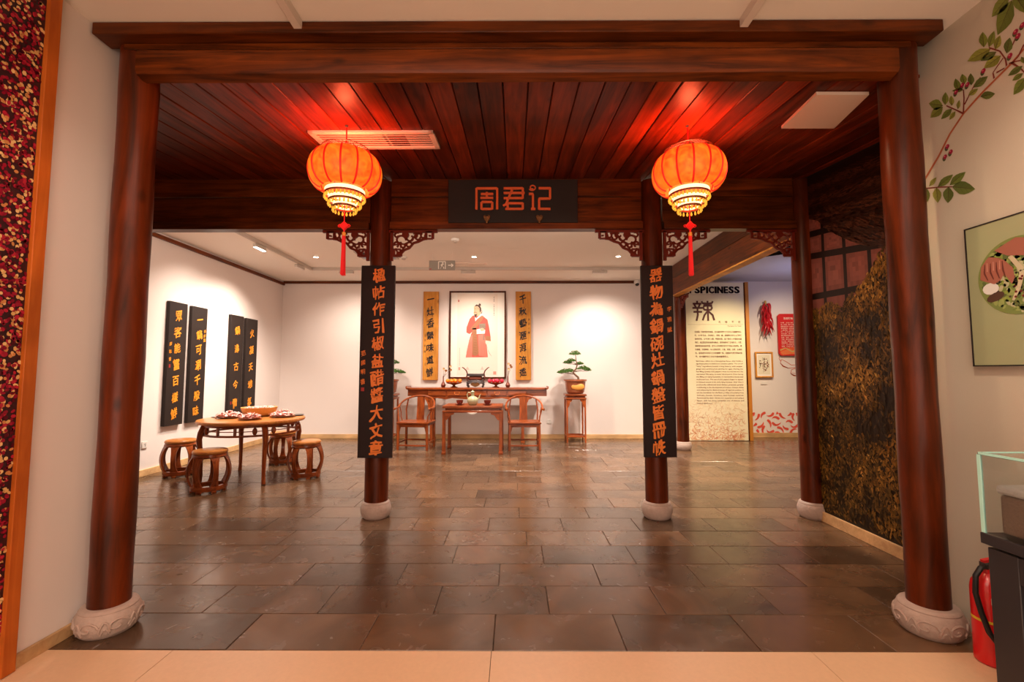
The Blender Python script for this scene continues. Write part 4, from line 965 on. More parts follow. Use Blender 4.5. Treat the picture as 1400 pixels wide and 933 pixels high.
def stool():
    t = thing('drum_stool', 'x', 'stool', (0, 0, 0), group='barrel drum stools around the round table')
    MB().lathe([(.12, .435), (.172, .438), (.182, .452), (.182, .466), (.172, .48), (.15, .484)], 40).build('seat', M['honey'], t)
    MB().ring([(.178, .437), (.185, .41), (.17, .395), (.15, .4), (.15, .437)], 36).build('upper_ring', M['rose_x'], t)
    for i in range(7):
        a = 2 * pi * i / 7 + .2; pts = []
        st = MB(); L_ = []
        for j in range(13):
            s = j / 12; z = .06 + .35 * s; r = .17 + .05 * sin(pi * s) ** .9; w_ = .026 + .022 * abs(2 * s - 1) ** 3
            for dr, dw in ((-.011, -w_), (.011, -w_), (.011, w_), (-.011, w_)):
                aa = a + dw / r; L_.append(((r + dr) * cos(aa), (r + dr) * sin(aa), z))
        fs = [(j * 4 + q, j * 4 + (q + 1) % 4, j * 4 + 4 + (q + 1) % 4, j * 4 + 4 + q) for j in range(12) for q in range(4)] + [(3, 2, 1, 0), (48, 49, 50, 51)]
        st.add(L_, fs); st.build('stave', M['rose_z'], t)
        MB().box((0, 0, .012), (.032, .05, .024), Matrix.Rotation(a, 4, 'Z') @ Matrix.Translation((.172, 0, 0))).build('foot', M['rose_x'], t, bevel=.003)
    MB().ring([(.188, .075), (.19, .04), (.182, .022), (.152, .022), (.152, .075)], 36).build('base_ring', M['rose_x'], t)
    return t
S0 = stool()
for i, (x_, y_, l_) in enumerate(((-3.62, 5.48, 'barrel drum stool nearest the camera, before the round table'), (-4.56, 6.28, 'barrel drum stool by the left wall at the table left'), (-2.80, 6.20, 'barrel drum stool at the right end of the round table'), (-3.58, 7.12, 'barrel drum stool behind the round table'))):
    o = S0 if i == 0 else copy_tree(S0); o.location = (x_, y_, 0); o.rotation_euler = (0, 0, i * .31); o['label'] = l_

def dish(x, y, r, label, hgt=.05, seed=1):
    tag(MB().lathe([(r * .55, 0), (r * .6, .004), (r, .016), (r, .021), (r * .6, .01), (.001, .008)], 28).build('plate', M['plate'], None, (x, y, .782)), label.replace('heap of sliced meat', 'brown plate under the sliced meat'), 'plate', 'plates on the round table')
    rnd = random.Random(seed); mt = thing('sliced_meat', label, 'food', (x, y, .802), group='heaps of sliced meat'); m_ = MB()
    for i in range(70):
        a = rnd.uniform(0, 2 * pi); rr = r * .85 * sqrt(rnd.random()); z = hgt * (1 - rr / r) * rnd.uniform(.5, 1.05) + .008; L2 = rnd.uniform(.025, .04)
        Mx = Matrix.Translation((rr * cos(a), rr * sin(a), z)) @ Matrix.Rotation(rnd.uniform(0, pi), 4, 'Z') @ Matrix.Rotation(rnd.uniform(-.7, .7), 4, 'X')
        m_.add([(u * L2, w_ * .018, .006 * sin(u * 3 + i)) for w_ in (-1, 1) for u in (-1, -.33, .33, 1)] + [(u * L2, w_ * .018, .006 * sin(u * 3 + i) + .003) for w_ in (-1, 1) for u in (-1, -.33, .33, 1)],
               [(0, 1, 5, 4), (1, 2, 6, 5), (2, 3, 7, 6), (8, 12, 13, 9), (9, 13, 14, 10), (10, 14, 15, 11), (0, 8, 9, 1), (1, 9, 10, 2), (2, 10, 11, 3), (4, 5, 13, 12), (5, 6, 14, 13), (6, 7, 15, 14), (0, 4, 12, 8), (3, 11, 15, 7)], Mx)
    m_.lathe([(r * .8, .006), (r * .4, hgt * .6), (.001, hgt * .8)], 16)
    m_.build('slices', M['meat'], mt)
dish(-3.84, 6.17, .17, 'heap of sliced meat at the left front of the round table', .075, 1)
dish(-3.43, 5.95, .14, 'heap of sliced meat at the front centre of the round table', .07, 2)
dish(-3.19, 6.30, .16, 'heap of sliced meat at the right of the round table', .085, 3)
bk = thing('bamboo_bowl', 'wide golden bamboo bowl at the back of the round table', 'bowl', (-3.60, 6.46, .782))
MB().lathe([(.13, 0), (.16, .012), (.215, .07), (.232, .125), (.222, .125), (.2, .07), (.12, .03), (.001, .025)], 40).build('bowl', M['bamboo'], bk)
fm = MB(); rnd = random.Random(5)
for i in range(90):
    a = rnd.uniform(0, 2 * pi); rr = .19 * sqrt(rnd.random()); fm.sphere((rr * cos(a), rr * sin(a), .115 + rnd.uniform(-.01, .012)), .016, 6, 4, (1.3, 1, .7))
fm.lathe([(.19, .09), (.001, .11)], 20)
tag(fm.build('sliced_food', M['meat'], None, (-3.60, 6.46, .782)), 'pale sliced food filling the wide bamboo bowl', 'food', kind='stuff')
tag(MB().lathe([(.13, 0), (.13, .004), (.001, .004)], 32).build('placemat', M['mat_dark'], None, (-4.02, 6.30, .783)), 'round dark placemat at the left end of the round table', 'placemat')
tag(MB().lathe([(.08, 0), (.10, .01), (.10, .014), (.001, .008)], 28).build('placemat', M['mat_dark'], None, (-3.10, 6.52, .783)), 'small dark dish at the right rim of the round table', 'dish')

# sockets
def socket(x, y, z, rz, label):
    t = thing('wall_socket', label, 'socket', (x, y, z), rz, 'white wall sockets')
    MB().box((0, 0, 0), (.09, .012, .09)).build('plate', M['white_plastic'], t, bevel=.003); MB().box((0, -.008, .012), (.03, .004, .004)).build('slot', M['dark_grey'], t); MB().box((0, -.008, -.014), (.004, .004, .014)).build('slot', M['dark_grey'], t)
socket(-4.99, 6.2, .42, pi / 2, 'white wall socket on the left wall behind the left stool')
socket(.74, 9.71, .36, 0, 'white wall socket between the right armchair and plant stand')
fs_ = thing('floor_socket', 'round brass floor socket between the left column and square table', 'socket', (-1.21, 6.21, 0))
MB().lathe([(.055, 0), (.055, .004), (.05, .006), (.001, .006)], 24).build('plate', M['brass'], fs_); MB().box((0, 0, .007), (.05, .03, .002)).build('flap', M['brass'], fs_)

# ================================================================ LEFT PEPPERCORN PANEL
lp = thing('peppercorn_panel', 'tall photo panel of red peppercorns in orange wood frame, left edge', 'wall panel', (0, 0, 0))
MB().box((-2.3625, 1.35, 1.68), (.014, 1.72, 3.36)).build('backing', plain('maroon_print_ground', srgb(48, 14, 20), .5), lp)
MB().box((-2.352, 2.19, 1.68), (.034, .06, 3.355)).build('frame_strip', M['orange_wood'], lp, bevel=.003)
MB().box((-2.352, .48, 1.68), (.034, .06, 3.355)).build('frame_strip', M['orange_wood'], lp, bevel=.003)
P = Print(); rnd = random.Random(11)
pal = [srgb(150, 20, 46), srgb(120, 12, 36), srgb(172, 34, 54), srgb(214, 166, 104), srgb(196, 130, 76), srgb(134, 16, 42), srgb(80, 8, 26), srgb(226, 186, 124), srgb(150, 26, 48)]
for i in range(22000):
    y_ = rnd.uniform(.55, 2.155); z_ = rnd.uniform(.02, 3.34)
    P.ell(y_, z_, rnd.uniform(.008, .013), rnd.uniform(.006, .010), rnd.choice(pal), 1 + i % 12, rnd.uniform(0, pi), 6)
P.build('peppercorn_print', lp, onto_left(-2.3545), 'print_gloss')

# ================================================================ RIGHT SIDE: FOLIAGE AND HUT PHOTO WALL
hp = thing('hut_photo_wall', 'dark wall photograph of thatched hut and golden foliage, right bay', 'wall mural', (0, 0, 0))
P = Print(); rnd = random.Random(21)
Y0, Y1 = -4.47, -2.66    # local x = -Y
def mw(x, y): p = at_x(x, y, 2.918); return (-p.y, p.z)
P.poly([(Y0, .08), (Y1, .08), (Y1, 3.12), (Y0, 3.335)], srgb(30, 15, 10), 0)
vb = [Y0] + [mw(x_, 380)[0] for x_ in (1127, 1156, 1190, 1216)]
rows = [(1.35, 1.35)] + [(mw(1103, ya)[1], mw(1185, yb)[1]) for ya, yb in ((408, 393), (352, 338), (322, 300), (290, 262))]
WM = srgb(150, 86, 76)
def rowz(j, x): t_ = (x - vb[0]) / (vb[3] - vb[0]); return rows[j][0] * (1 - t_) + rows[j][1] * t_
for j in range(4):
    for i in range(4):
        a_, b_ = vb[i] + .02, vb[i + 1] - .02; n_ = 7
        for u in range(n_):
            for q in range(n_):
                x0 = a_ + (b_ - a_) * u / n_; x1 = a_ + (b_ - a_) * (u + 1) / n_
                def zz(x, t_): lo = rowz(j, x) + .03; hi = rowz(j + 1, x) - .03; return lo + (hi - lo) * t_
                m_ = (n_ - 1) / 2
                f_ = 1 - .3 * (max(abs(u - m_), abs(q - m_)) / m_) ** 2 + rnd.uniform(-.08, .08) - (.3 if (u in (2, 3, 4) and q in (3, 4) and rnd.random() < .5) else 0)
                P.poly([(x0, zz(x0, q / n_)), (x1, zz(x1, q / n_)), (x1, zz(x1, (q + 1) / n_)), (x0, zz(x0, (q + 1) / n_))], tuple(v_ * f_ for v_ in WM), 1)
ev = [mw(*q) for q in ((1103, 298), (1118, 302), (1130, 314), (1150, 324), (1175, 334), (1207, 340), (1235, 338))]
ev[0] = (Y0, ev[0][1]); ev[-1] = (Y1, ev[-1][1])
def interp(L_, x):
    for (xa, za), (xb, zb_) in zip(L_, L_[1:]):
        if x <= xb: return za + (zb_ - za) * (x - xa) / (xb - xa)
    return L_[-1][1]
P.poly(ev + [(Y1, 3.12), (Y0, 3.335)], srgb(34, 17, 12), 3)
for i in range(4200):
    x_ = rnd.uniform(Y0, Y1 - .1); z_ = interp(ev, x_) + rnd.random() ** 1.2 * (3.25 - interp(ev, x_)); top = 3.32 - .117 * (x_ - Y0)
    if z_ > top - .04: continue
    an = -.3 + .25 * sin(z_ * 9) + rnd.uniform(-.2, .2); L2 = rnd.uniform(.03, .09); k_ = rnd.uniform(.4, 1.5) * (1.15 if sin(z_ * 42 + x_ * 6) > 0 else .6)
    P.stroke([(x_, z_), (x_ + L2 * cos(an), z_ + L2 * sin(an))], .008, tuple(v_ * k_ * .65 for v_ in srgb(92, 50, 32)), 4 + i % 5)
cr_ = [mw(*q) for q in ((1103, 422), (1120, 424), (1135, 412), (1150, 420), (1162, 404), (1172, 396), (1182, 384), (1192, 368), (1200, 350), (1212, 335), (1235, 330))]
cr_[0] = (Y0, cr_[0][1]); cr_[-1] = (Y1, cr_[-1][1])
P.poly([(Y0, .08)] + [(a_, b_ - .05) for a_, b_ in cr_] + [(Y1, .08)], srgb(34, 22, 9), 10)
for i in range(26):
    x_ = rnd.uniform(Y0 + .1, Y1); z_ = rnd.uniform(.3, 1.4); P.stroke([(x_, z_), (x_ - .1, z_ + .25), (x_ - .16, z_ + .5)], [.016, .01, .005], srgb(56, 36, 18), 11)
gp = [srgb(46, 32, 12), srgb(68, 47, 16), srgb(92, 65, 21), srgb(120, 84, 27), srgb(150, 106, 38), srgb(188, 142, 62)]
for i in range(15000):
    x_ = rnd.uniform(Y0 + .01, Y1 - .02); z_ = .1 + rnd.random() * (interp(cr_, x_) - .06)
    if z_ > interp(cr_, x_) + .02: continue
    q3 = Vector((x_ * 3.2, z_ * 2.6, 0)); nv = noise.noise(q3) + .6 * noise.noise(q3 * 2.6) + .12 * (z_ - 1.2)
    if nv < -.28 and rnd.random() < .75: continue
    col = gp[min(5, max(0, int(2.2 + 3.0 * nv + rnd.gauss(0, 1.0))))]
    L2 = rnd.uniform(.03, .06); an = -1.5 + rnd.uniform(-1.1, 1.1); w_ = L2 * .2
    dx, dz = cos(an) * L2, sin(an) * L2; nx, nz = -sin(an) * w_, cos(an) * w_
    if not (Y0 < x_ + dx < Y1) or z_ + dz < .1: continue
    P.poly([(x_, z_), (x_ + dx * .45 + nx, z_ + dz * .45 + nz), (x_ + dx, z_ + dz), (x_ + dx * .45 - nx, z_ + dz * .45 - nz)], col, 12 + i % 30)
P.build('photo_print', hp, onto_right(2.918), 'print_gloss')
tag(MB().box((2.90, 3.02, 2.35), (.02, .045, .13)).build('wall_switch', M['white_plastic'], None, bevel=.002), 'small white plate on the photo wall beside right front column', 'switch')

# ================================================================ RIGHT WALL: PAINTED BRANCH, PICTURE, CASE, EXTINGUISHER
br = thing('painted_branch', 'painted pepper branch with green leaves and red berries, right wall', 'wall painting', (0, 0, 0))
P = Print(); XW = 2.4685
def q2(cx, cy):
    p = at_x(1255 + cx * .3112, cy * .3108, XW); return (-p.y, p.z)
bark_c = srgb(168, 92, 60); bark_d = srgb(120, 50, 40)
P.stroke([q2(30, 790), q2(90, 690), q2(140, 590), q2(200, 500), q2(280, 410), q2(350, 340), q2(410, 280), q2(466, 215), q2(520, 160)], [.014, .013, .012, .012, .012, .011, .012, .01, .01], bark_c, 1)
P.stroke([q2(410, 280), q2(440, 250), q2(466, 195)], .008, bark_d, 2)
for pts in ([(200, 500), (170, 485), (125, 465)], [(200, 495), (203, 430), (200, 395)], [(205, 460), (225, 420), (250, 370), (275, 340)], [(335, 345), (330, 320), (350, 290), (375, 255)], [(390, 290), (385, 260), (360, 225), (312, 210)], [(400, 280), (430, 270), (470, 262)], [(410, 275), (450, 300), (480, 330)], [(395, 230), (415, 200), (430, 165)], [(345, 320), (380, 300)], [(30, 830), (90, 824), (150, 822)]):
    P.stroke([q2(*p) for p in pts], [.009] + [.006] * (len(pts) - 1), bark_d, 2)
leaves = [((110, 465), (48, 455), 24), ((110, 470), (55, 518), 20), ((120, 462), (122, 405), 15), ((150, 465), (146, 420), 12), ((150, 478), (102, 525), 14), ((165, 490), (138, 528), 10), ((176, 480), (182, 440), 9), ((200, 395), (150, 400), 9), ((205, 370), (195, 325), 16), ((180, 400), (165, 345), 16),
          ((235, 375), (232, 322), 15), ((245, 385), (308, 335), 17), ((222, 420), (265, 390), 12), ((275, 425), (340, 412), 18), ((320, 215), (218, 270), 24), ((290, 208), (285, 140), 20), ((312, 208), (336, 135), 16), ((340, 218), (362, 155), 17), ((345, 228), (275, 268), 16), ((365, 245), (290, 300), 22), ((390, 235), (405, 165), 20),
          ((460, 290), (396, 334), 14), ((462, 322), (415, 355), 12), ((475, 340), (420, 418), 22), ((455, 250), (470, 280), 12), ((415, 0), (350, 155), 36), ((400, -20), (325, 75), 26), ((420, -30), (480, 60), 30), ((50, 820), (82, 780), 10), ((40, 830), (42, 890), 12), ((88, 822), (155, 768), 16), ((82, 825), (88, 893), 20), ((140, 815), (210, 756), 18), ((150, 822), (252, 832), 30), ((135, 822), (132, 894), 24)]
rnd = random.Random(2)
for (bx, by), (tx, ty), wd in leaves:
    cc = rnd.choice([srgb(126, 136, 58), srgb(110, 122, 52), srgb(144, 146, 64), srgb(98, 110, 52)]); L_ = sqrt((tx - bx) ** 2 + (ty - by) ** 2); ux, uy = (tx - bx) / L_, (ty - by) / L_; nx, ny = -uy, ux
    side = []
    prof = [(0, 0), (.15, .5), (.35, .95), (.55, .95), (.75, .65), (.9, .28), (1, 0)]
    L1 = [q2(bx + ux * L_ * s + nx * wd * w_, by + uy * L_ * s + ny * wd * w_) for s, w_ in prof]; L2_ = [q2(bx + ux * L_ * s - nx * wd * w_, by + uy * L_ * s - ny * wd * w_) for s, w_ in prof]
    mid = [q2(bx + ux * L_ * s, by + uy * L_ * s) for s, w_ in prof]
    P.poly(L1 + mid[::-1][1:-1], cc, 3); P.poly(L2_ + mid[::-1][1:-1], tuple(v_ * .78 for v_ in cc), 3)
    P.stroke([mid[0], mid[3], mid[5]], [.003, .002, .001], srgb(74, 46, 34), 4)
    for s in (1, 2, 3, 4):
        m0 = mid[s]; e1 = L1[s + 1]; e2 = L2_[s + 1]
        for e_ in (e1, e2): P.stroke([m0, (m0[0] + (e_[0] - m0[0]) * .8, m0[1] + (e_[1] - m0[1]) * .8)], .0013, tuple(v_ * .55 for v_ in cc), 4)
for cx_, cy_ in ((130, 645), (145, 668), (120, 690), (195, 375), (218, 372), (168, 405), (288, 312), (405, 245), (430, 140), (440, 158), (460, 110)):
    a_ = q2(cx_ - 4, cy_ + 8); P.ell(a_[0], a_[1], .011, .016, srgb(80, 84, 50), 3); a_ = q2(cx_, cy_); P.ell(a_[0], a_[1], .012, .013, srgb(150, 30, 62), 4); P.ell(a_[0] - .003, a_[1] + .004, .004, .004, srgb(210, 110, 120), 5)
P.build('branch_print', br, onto_right(XW))

pic = thing('round_photo_picture', 'sage green board with circular photo of hands picking peppercorns', 'picture', (2.45, 2.11, 1.80), -pi / 2)
MB().box((.0, 0, 0), (.64, .016, .735)).build('board', plain('sage_board', srgb(158, 162, 124), .5), pic)
fr = MB()
for c_, d_ in (((-.32, 0, 0), (.006, .024, .741)), ((.32, 0, 0), (.006, .024, .741)), ((0, 0, .3675), (.646, .024, .006)), ((0, 0, -.3675), (.646, .024, .006))): fr.box(c_, d_)
fr.build('black_edge', M['ink'], pic)
MB().box((0, .018, 0), (.52, .02, .6)).build('mounting_batten', M['ink'], pic)
P = Print(); rnd = random.Random(31); CX, CZ, CR = -.077, .07, .19
P.ell(CX, CZ, CR, CR, srgb(120, 134, 74), 1, 0, 48)
def cin(x, z, m_=0): return (x - CX) ** 2 + (z - CZ) ** 2 < (CR - m_) ** 2
for i in range(500):
    x_, z_ = CX + rnd.uniform(-CR, CR), CZ + rnd.uniform(-CR, CR); r_ = rnd.uniform(.008, .022)
    if cin(x_, z_, r_ * 1.3): P.ell(x_, z_, r_, r_ * rnd.uniform(.4, .9), rnd.choice([srgb(110, 128, 64), srgb(146, 158, 92), srgb(92, 104, 58), srgb(178, 176, 138), srgb(134, 150, 70)]), 2 + i % 3, rnd.uniform(0, pi), 8)
P.stroke([(CX - .03, CZ + .10), (CX + .02, CZ + .02), (CX + .0, CZ - .06), (CX - .03, CZ - .12)], [.02, .024, .018, .012], srgb(196, 184, 152), 6)
P.ell(CX - .13, CZ - .045, .04, .03, srgb(214, 212, 208), 6); P.ell(CX - .11, CZ - .09, .045, .022, srgb(84, 60, 48), 6, .3)
for i in range(34):
    x_, z_ = CX + rnd.uniform(-.06, .14), CZ + rnd.uniform(-.14, .02)
    if cin(x_, z_, .01): P.ell(x_, z_, .006, .006, rnd.choice([srgb(50, 44, 34), srgb(74, 60, 44), srgb(110, 40, 40)]), 7, 0, 7)
sk = srgb(158, 98, 82); sk2 = srgb(104, 54, 46); sk3 = srgb(190, 134, 118)
arm = [(CX - .10, CZ + .145), (CX + .0, CZ + .185), (CX + .1, CZ + .155), (CX + .14, CZ + .12), (CX + .05, CZ + .085), (CX - .04, CZ + .105)]
P.poly(arm, sk, 8)
hand = [(CX - .178, CZ + .01), (CX - .17, CZ + .075), (CX - .13, CZ + .12), (CX - .085, CZ + .105), (CX - .055, CZ + .085), (CX - .02, CZ + .04), (CX - .015, CZ - .01), (CX - .03, CZ - .04), (CX - .045, CZ - .01), (CX - .06, CZ + .02), (CX - .08, CZ - .01), (CX - .11, CZ - .025), (CX - .15, CZ - .005)]
P.poly(hand, sk, 9)
for k_ in range(4): P.stroke([(CX - .15 + k_ * .028, CZ + .085), (CX - .155 + k_ * .03, CZ + .04), (CX - .14 + k_ * .028, CZ + .0)], [.004, .009, .005], sk2, 10)
for k_ in range(3): P.stroke([(CX - .138 + k_ * .03, CZ + .09), (CX - .14 + k_ * .03, CZ + .045)], [.004, .006], sk3, 11)
P.build('circular_photo', pic, Matrix.Translation((0, -.0095, 0)), 'print_gloss')

# display case
dcs = thing('display_table', 'black plinth table with open niche at the right edge', 'table', (0, 0, 0)); x0, x1, y0, y1, zt = 1.885, 2.44, .35, 1.90, .756
MB().box(((x0 + x1) / 2, (y0 + y1) / 2, zt - .0225), (x1 - x0, y1 - y0, .043)).build('tabletop', M['case_black'], dcs, bevel=.003)
ib_ = .012
MB().box((x0 + ib_ + .03, y1 - .07, (zt - .055) / 2), (.06, .11, zt - .055)).build('leg_panel', M['case_black'], dcs, bevel=.003)
MB().box((x0 + ib_ + .03, y0 + .07, (zt - .055) / 2), (.06, .11, zt - .055)).build('leg_panel', M['case_black'], dcs, bevel=.003)
MB().box((x0 + ib_ + .03, (y0 + y1) / 2, zt - .105), (.06, y1 - y0 - .25, .10)).build('rail', M['case_black'], dcs, bevel=.003)
MB().box((x0 + ib_ + .03, (y0 + y1) / 2, .05), (.06, y1 - y0 - .25, .10)).build('rail', M['case_black'], dcs, bevel=.003)
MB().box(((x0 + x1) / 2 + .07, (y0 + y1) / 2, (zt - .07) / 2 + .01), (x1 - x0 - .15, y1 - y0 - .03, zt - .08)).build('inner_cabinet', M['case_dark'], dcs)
gc = thing('glass_case', 'clear glass case with teal edges on the black table', 'display case', (0, 0, 0)); zg = 1.065; g = .008; gx0 = x0 + .01; gy1 = y1 - .01; gy0 = y0 + .02; gx1 = x1 - .02
MB().box((gx0, (gy0 + gy1) / 2, (zt + zg) / 2), (g, gy1 - gy0, zg - zt)).build('pane', M['glass'], gc)
MB().box(((gx0 + gx1) / 2, gy1, (zt + zg) / 2), (gx1 - gx0, g, zg - zt)).build('pane', M['glass'], gc)
MB().box(((gx0 + gx1) / 2, (gy0 + gy1) / 2, zg + g / 2), (gx1 - gx0 + g, gy1 - gy0 + g, g)).build('pane', M['glass'], gc)
for c_, d_ in (((gx0, gy1, (zt + zg) / 2), (.012, .014, zg - zt)), ((gx0, (gy0 + gy1) / 2, zg + .006), (.010, gy1 - gy0, .009)), (((gx0 + gx1) / 2, gy1, zg + .006), (gx1 - gx0, .012, .009))):
    MB().box(c_, d_).build('glass_edge', M['glass_edge'], gc)
ex = thing('wicker_box', 'pale brown wicker box with white lid inside the glass case', 'box', (2.06, 1.70, zt))
MB().box((0, 0, .085), (.27, .30, .15)).build('body', plain('pale_brown_wicker', srgb(150, 122, 104), .7, bump=.6, bscale=120, mottle=.2), ex, bevel=.01)
MB().box((0, 0, .18), (.285, .315, .035)).build('lid', plain('white_wicker_lid', srgb(226, 218, 212), .5, bump=.8, bscale=60, mottle=.15), ex, bevel=.012)
tag(MB().box((2.06, 1.32, zt + .006), (.16, .22, .004)).build('label_card', M['white_plastic'], None), 'white label card lying in the glass case', 'card')

fe = thing('fire_extinguisher', 'red fire extinguisher on the floor behind the black table', 'fire extinguisher', (2.315, 2.31, 0))
MB().lathe([(.06, 0), (.068, .008), (.068, .34), (.062, .375), (.04, .405), (.022, .42), (.022, .445)], 32).build('cylinder', M['ext_red'], fe)
MB().lathe([(.0688, .20), (.0688, .212)], 32).build('yellow_band', M['yellow'], fe)
mb = MB(); mb.box((0, 0, .455), (.04, .04, .03)); mb.build('valve', M['dark_grey'], fe, bevel=.004)
MB().bar((-.02, 0, .475), (.11, 0, .50), .022, .012).build('lever', M['ext_red'], fe); MB().bar((-.02, 0, .452), (.10, 0, .462), .022, .010).build('grip', M['rubber'], fe)
MB().tube([(-.02, -.01, .455), (-.06, -.03, .455), (-.092, -.035, .42), (-.098, -.035, .34), (-.085, -.045, .25), (-.07, -.06, .17), (-.05, -.075, .13)], .0115, 10).build('hose', M['rubber'], fe)
MB().box((-.035, -.062, .31), (.03, .006, .03), None).build('tag', M['white_plastic'], fe)

# ================================================================ SPICINESS PANEL AND CHILI WALL
sp = thing('text_panel', 'tall cream panel headed SPICINESS with text, right background', 'information panel', (0, 9.4, 0)); SX0, SX1 = 3.36, 4.775
MB().box(((SX0 + SX1) / 2, .04, 1.635), (SX1 - SX0, .08, 3.25)).build('board', M['cream_panel'], sp)
MB().box((SX1 + .055, .06, 1.635), (.07, .16, 3.27)).build('side_post', M['panel_side'], sp, bevel=.004)
MB().box((SX1 + .008, .03, 1.635), (.02, .08, 3.25)).build('dark_edge', M['timber_z'], sp)
def line_text(txt, x0, x1, zb, hgt, mat, name, weight=.0, bold=0):
    v_, f_, bb = glyph(txt, 0, weight); mb = MB(); kx = (x1 - x0) / (bb[1] - bb[0]); kz = hgt / (bb[3] - bb[2])
    mb.v = [(x0 + (p.x - bb[0]) * kx, 0, zb + (p.y - bb[2]) * kz) for p in v_]; mb.f = list(f_); return mb.build(name, mat, sp, (0, -.0035, 0), smooth=0)
lx_ = 3.355
for ch_, w_ in zip('HOT SPICINESS', (.11, .12, .09, .01, .10, .10, .034, .105, .034, .115, .085, .10, .10)):
    if ch_ != ' ':
        v_, f_, bb = glyph(ch_, 0, .03); mb = MB(); kx = w_ / (bb[1] - bb[0]); kz = .145 / (bb[3] - bb[2])
        [mb.add([((p.x - bb[0]) * kx + dx, 0, (p.y - bb[2]) * kz) for p in v_], f_) for dx in (-.006, 0, .006)]; mb.build('letter', M['plum_print'], sp, (lx_, -.0035, 3.035), smooth=0)
    lx_ += w_ + .019
P = Print(); P.stroke([(3.62, 3.01), (4.70, 3.01)], .004, srgb(160, 130, 110), 1); P.stroke([(3.60, 2.385), (4.735, 2.385)], .004, srgb(150, 116, 90), 1)
rnd = random.Random(41)
for i in range(420):
    z_ = .03 + .78 * rnd.random() ** 1.6; x_ = rnd.uniform(SX0 + .05, SX1 - .06); a = rnd.uniform(0, pi); L2 = rnd.uniform(.05, .13); f_ = max(0, 1 - z_ / .8)
    c0 = srgb(214, 130, 90) if rnd.random() < .5 else srgb(236, 196, 150); bg = srgb(236, 224, 192); col = tuple(bg[k] + (c0[k] - bg[k]) * (.2 + .8 * f_) for k in range(3))
    pts = [(x_ + L2 * (s - .5) * cos(a) - .03 * sin(s * 3) * sin(a), max(.02, z_ + L2 * (s - .5) * sin(a) + .03 * sin(s * 3) * cos(a))) for s in (0, .33, .66, 1)]
    P.stroke(pts, .010, col, 1 + i % 8)
P.build('straw_print', sp, Matrix.Translation((0, -.001, 0)))
# big seal-script character drawn in strokes
bc = MB()
def sc_(cx, cy): return (3.69 + (cx - 75) / 240 * .475, -.006, 2.885 - (cy - 195) / 290 * .43)
for pts in ([(130, 200), (132, 240)], [(85, 240), (175, 240)], [(100, 245), (115, 290)], [(160, 245), (145, 290)], [(80, 300), (190, 300)], [(90, 355), (180, 355)], [(132, 295), (135, 400), (120, 480)],
            [(180, 205), (185, 232), (240, 240), (285, 232), (295, 205)], [(240, 200), (242, 480)], [(195, 300), (200, 275), (240, 265), (280, 275), (285, 300), (275, 325), (240, 330), (205, 325), (195, 300)], [(235, 350), (205, 400), (185, 475)], [(248, 350), (290, 400), (305, 475)], [(195, 262), (288, 262)]):
    bc.tube([sc_(*p) for p in pts], .021, 8, flat=.3)
bc.v = [(x_, -.006 + (y_ + .006) * .25, z_) for x_, y_, z_ in bc.v]
bc.build('large_character', M['maroon_char'], sp)
for i, ch in enumerate('无·辣·不·欢'):
    mb = char_mb(ch, .05 if ch != '·' else .05, .001, False, .0); mb.build('subtitle_character', M['brown_print'], sp, (4.255 + i * .068, -.004, 2.435), smooth=0)
line_text('No Spice, No Taste', 4.42, 4.70, 2.335, .03, M['brown_print'], 'subtitle_lettering')
zh = ['　辣味是一种刺激性的味道，在中国传统饮食文化中占有重要地位。', '辣，以"辛"为名，历史悠久，花椒、姜、茱萸等食材为人们带来', '独特风味。以"辣椒"入馔，明清时期，由海路传入中国后迅速', '传播，经过数百年的发展与融合，深深地影响了各地饮食，川菜、', '湘菜等风味由此形成，成为人们日常生活中不可缺少的滋味，麻', '辣鲜香，交相辉映，令人回味无穷，川渝、湖湘、云贵，各具特', '色，逐渐成为中华饮食之中的重要一味，也是如今流行风味的根', '基，在中国的饮食文化中具有重要意义。']
mb = MB()
for i, s in enumerate(zh):
    v_, f_, bb = glyph(s, 0, .012); xa, xb = 3.735, 4.70 if i < 7 else 4.42; kx = (xb - xa) / (bb[1] - bb[0]); z_ = 2.215 - i * .073; b_ = len(mb.v)
    mb.v += [(xa + (p.x - bb[0]) * kx, 0, z_ + p.y * .04) for p in v_]; mb.f += [tuple(b_ + k for k in q) for q in f_]
mb.build('chinese_text', M['brown_print'], sp, (0, -.003, 0), smooth=0)['kind'] = 'stuff'
en = ['   Spiciness refers to a stimulating flavor that holds a', 'significant place in traditional Chinese cuisine. The use of', '"spicy" ingredients boasts a long history, with pepper,', 'ginger and zanthoxylum serving for ages. During the', 'late Ming dynasty chili peppers were introduced and the', 'expression "No spice, no taste" developed in China during', 'the Ming and Qing Dynasties, it transcended classes and', 'traditional lines. The use of chili peppers began to appear', 'in Chinese cuisine in the early Qing Dynasty. Over time it', 'profoundly influenced local dietary practices, greatly', 'contributing to the development of modern Chinese dishes', 'and enhancing the distinctiveness of regional cuisines. It', 'laid the foundation for the flavor profiles of contemporary', 'Sichuan, Hunan, Guizhou, and Yunnan cuisines.', 'Renowned for their vibrant hot experience and unique', 'flavor, chili has since remained one of history and', 'cultural significance.']
mb = MB()
for i, s in enumerate(en):
    v_, f_, bb = glyph(s, 0, .006); xa, xb = 3.745, 4.705 if i < 16 else 4.06; kx = (xb - xa) / (bb[1] - bb[0]); z_ = 1.615 - i * .054; b_ = len(mb.v)
    mb.v += [(xa + (p.x - bb[0]) * kx, 0, z_ + p.y * .036) for p in v_]; mb.f += [tuple(b_ + k for k in q) for q in f_]
mb.build('english_text', M['brown_print'], sp, (0, -.003, 0), smooth=0)['kind'] = 'stuff'

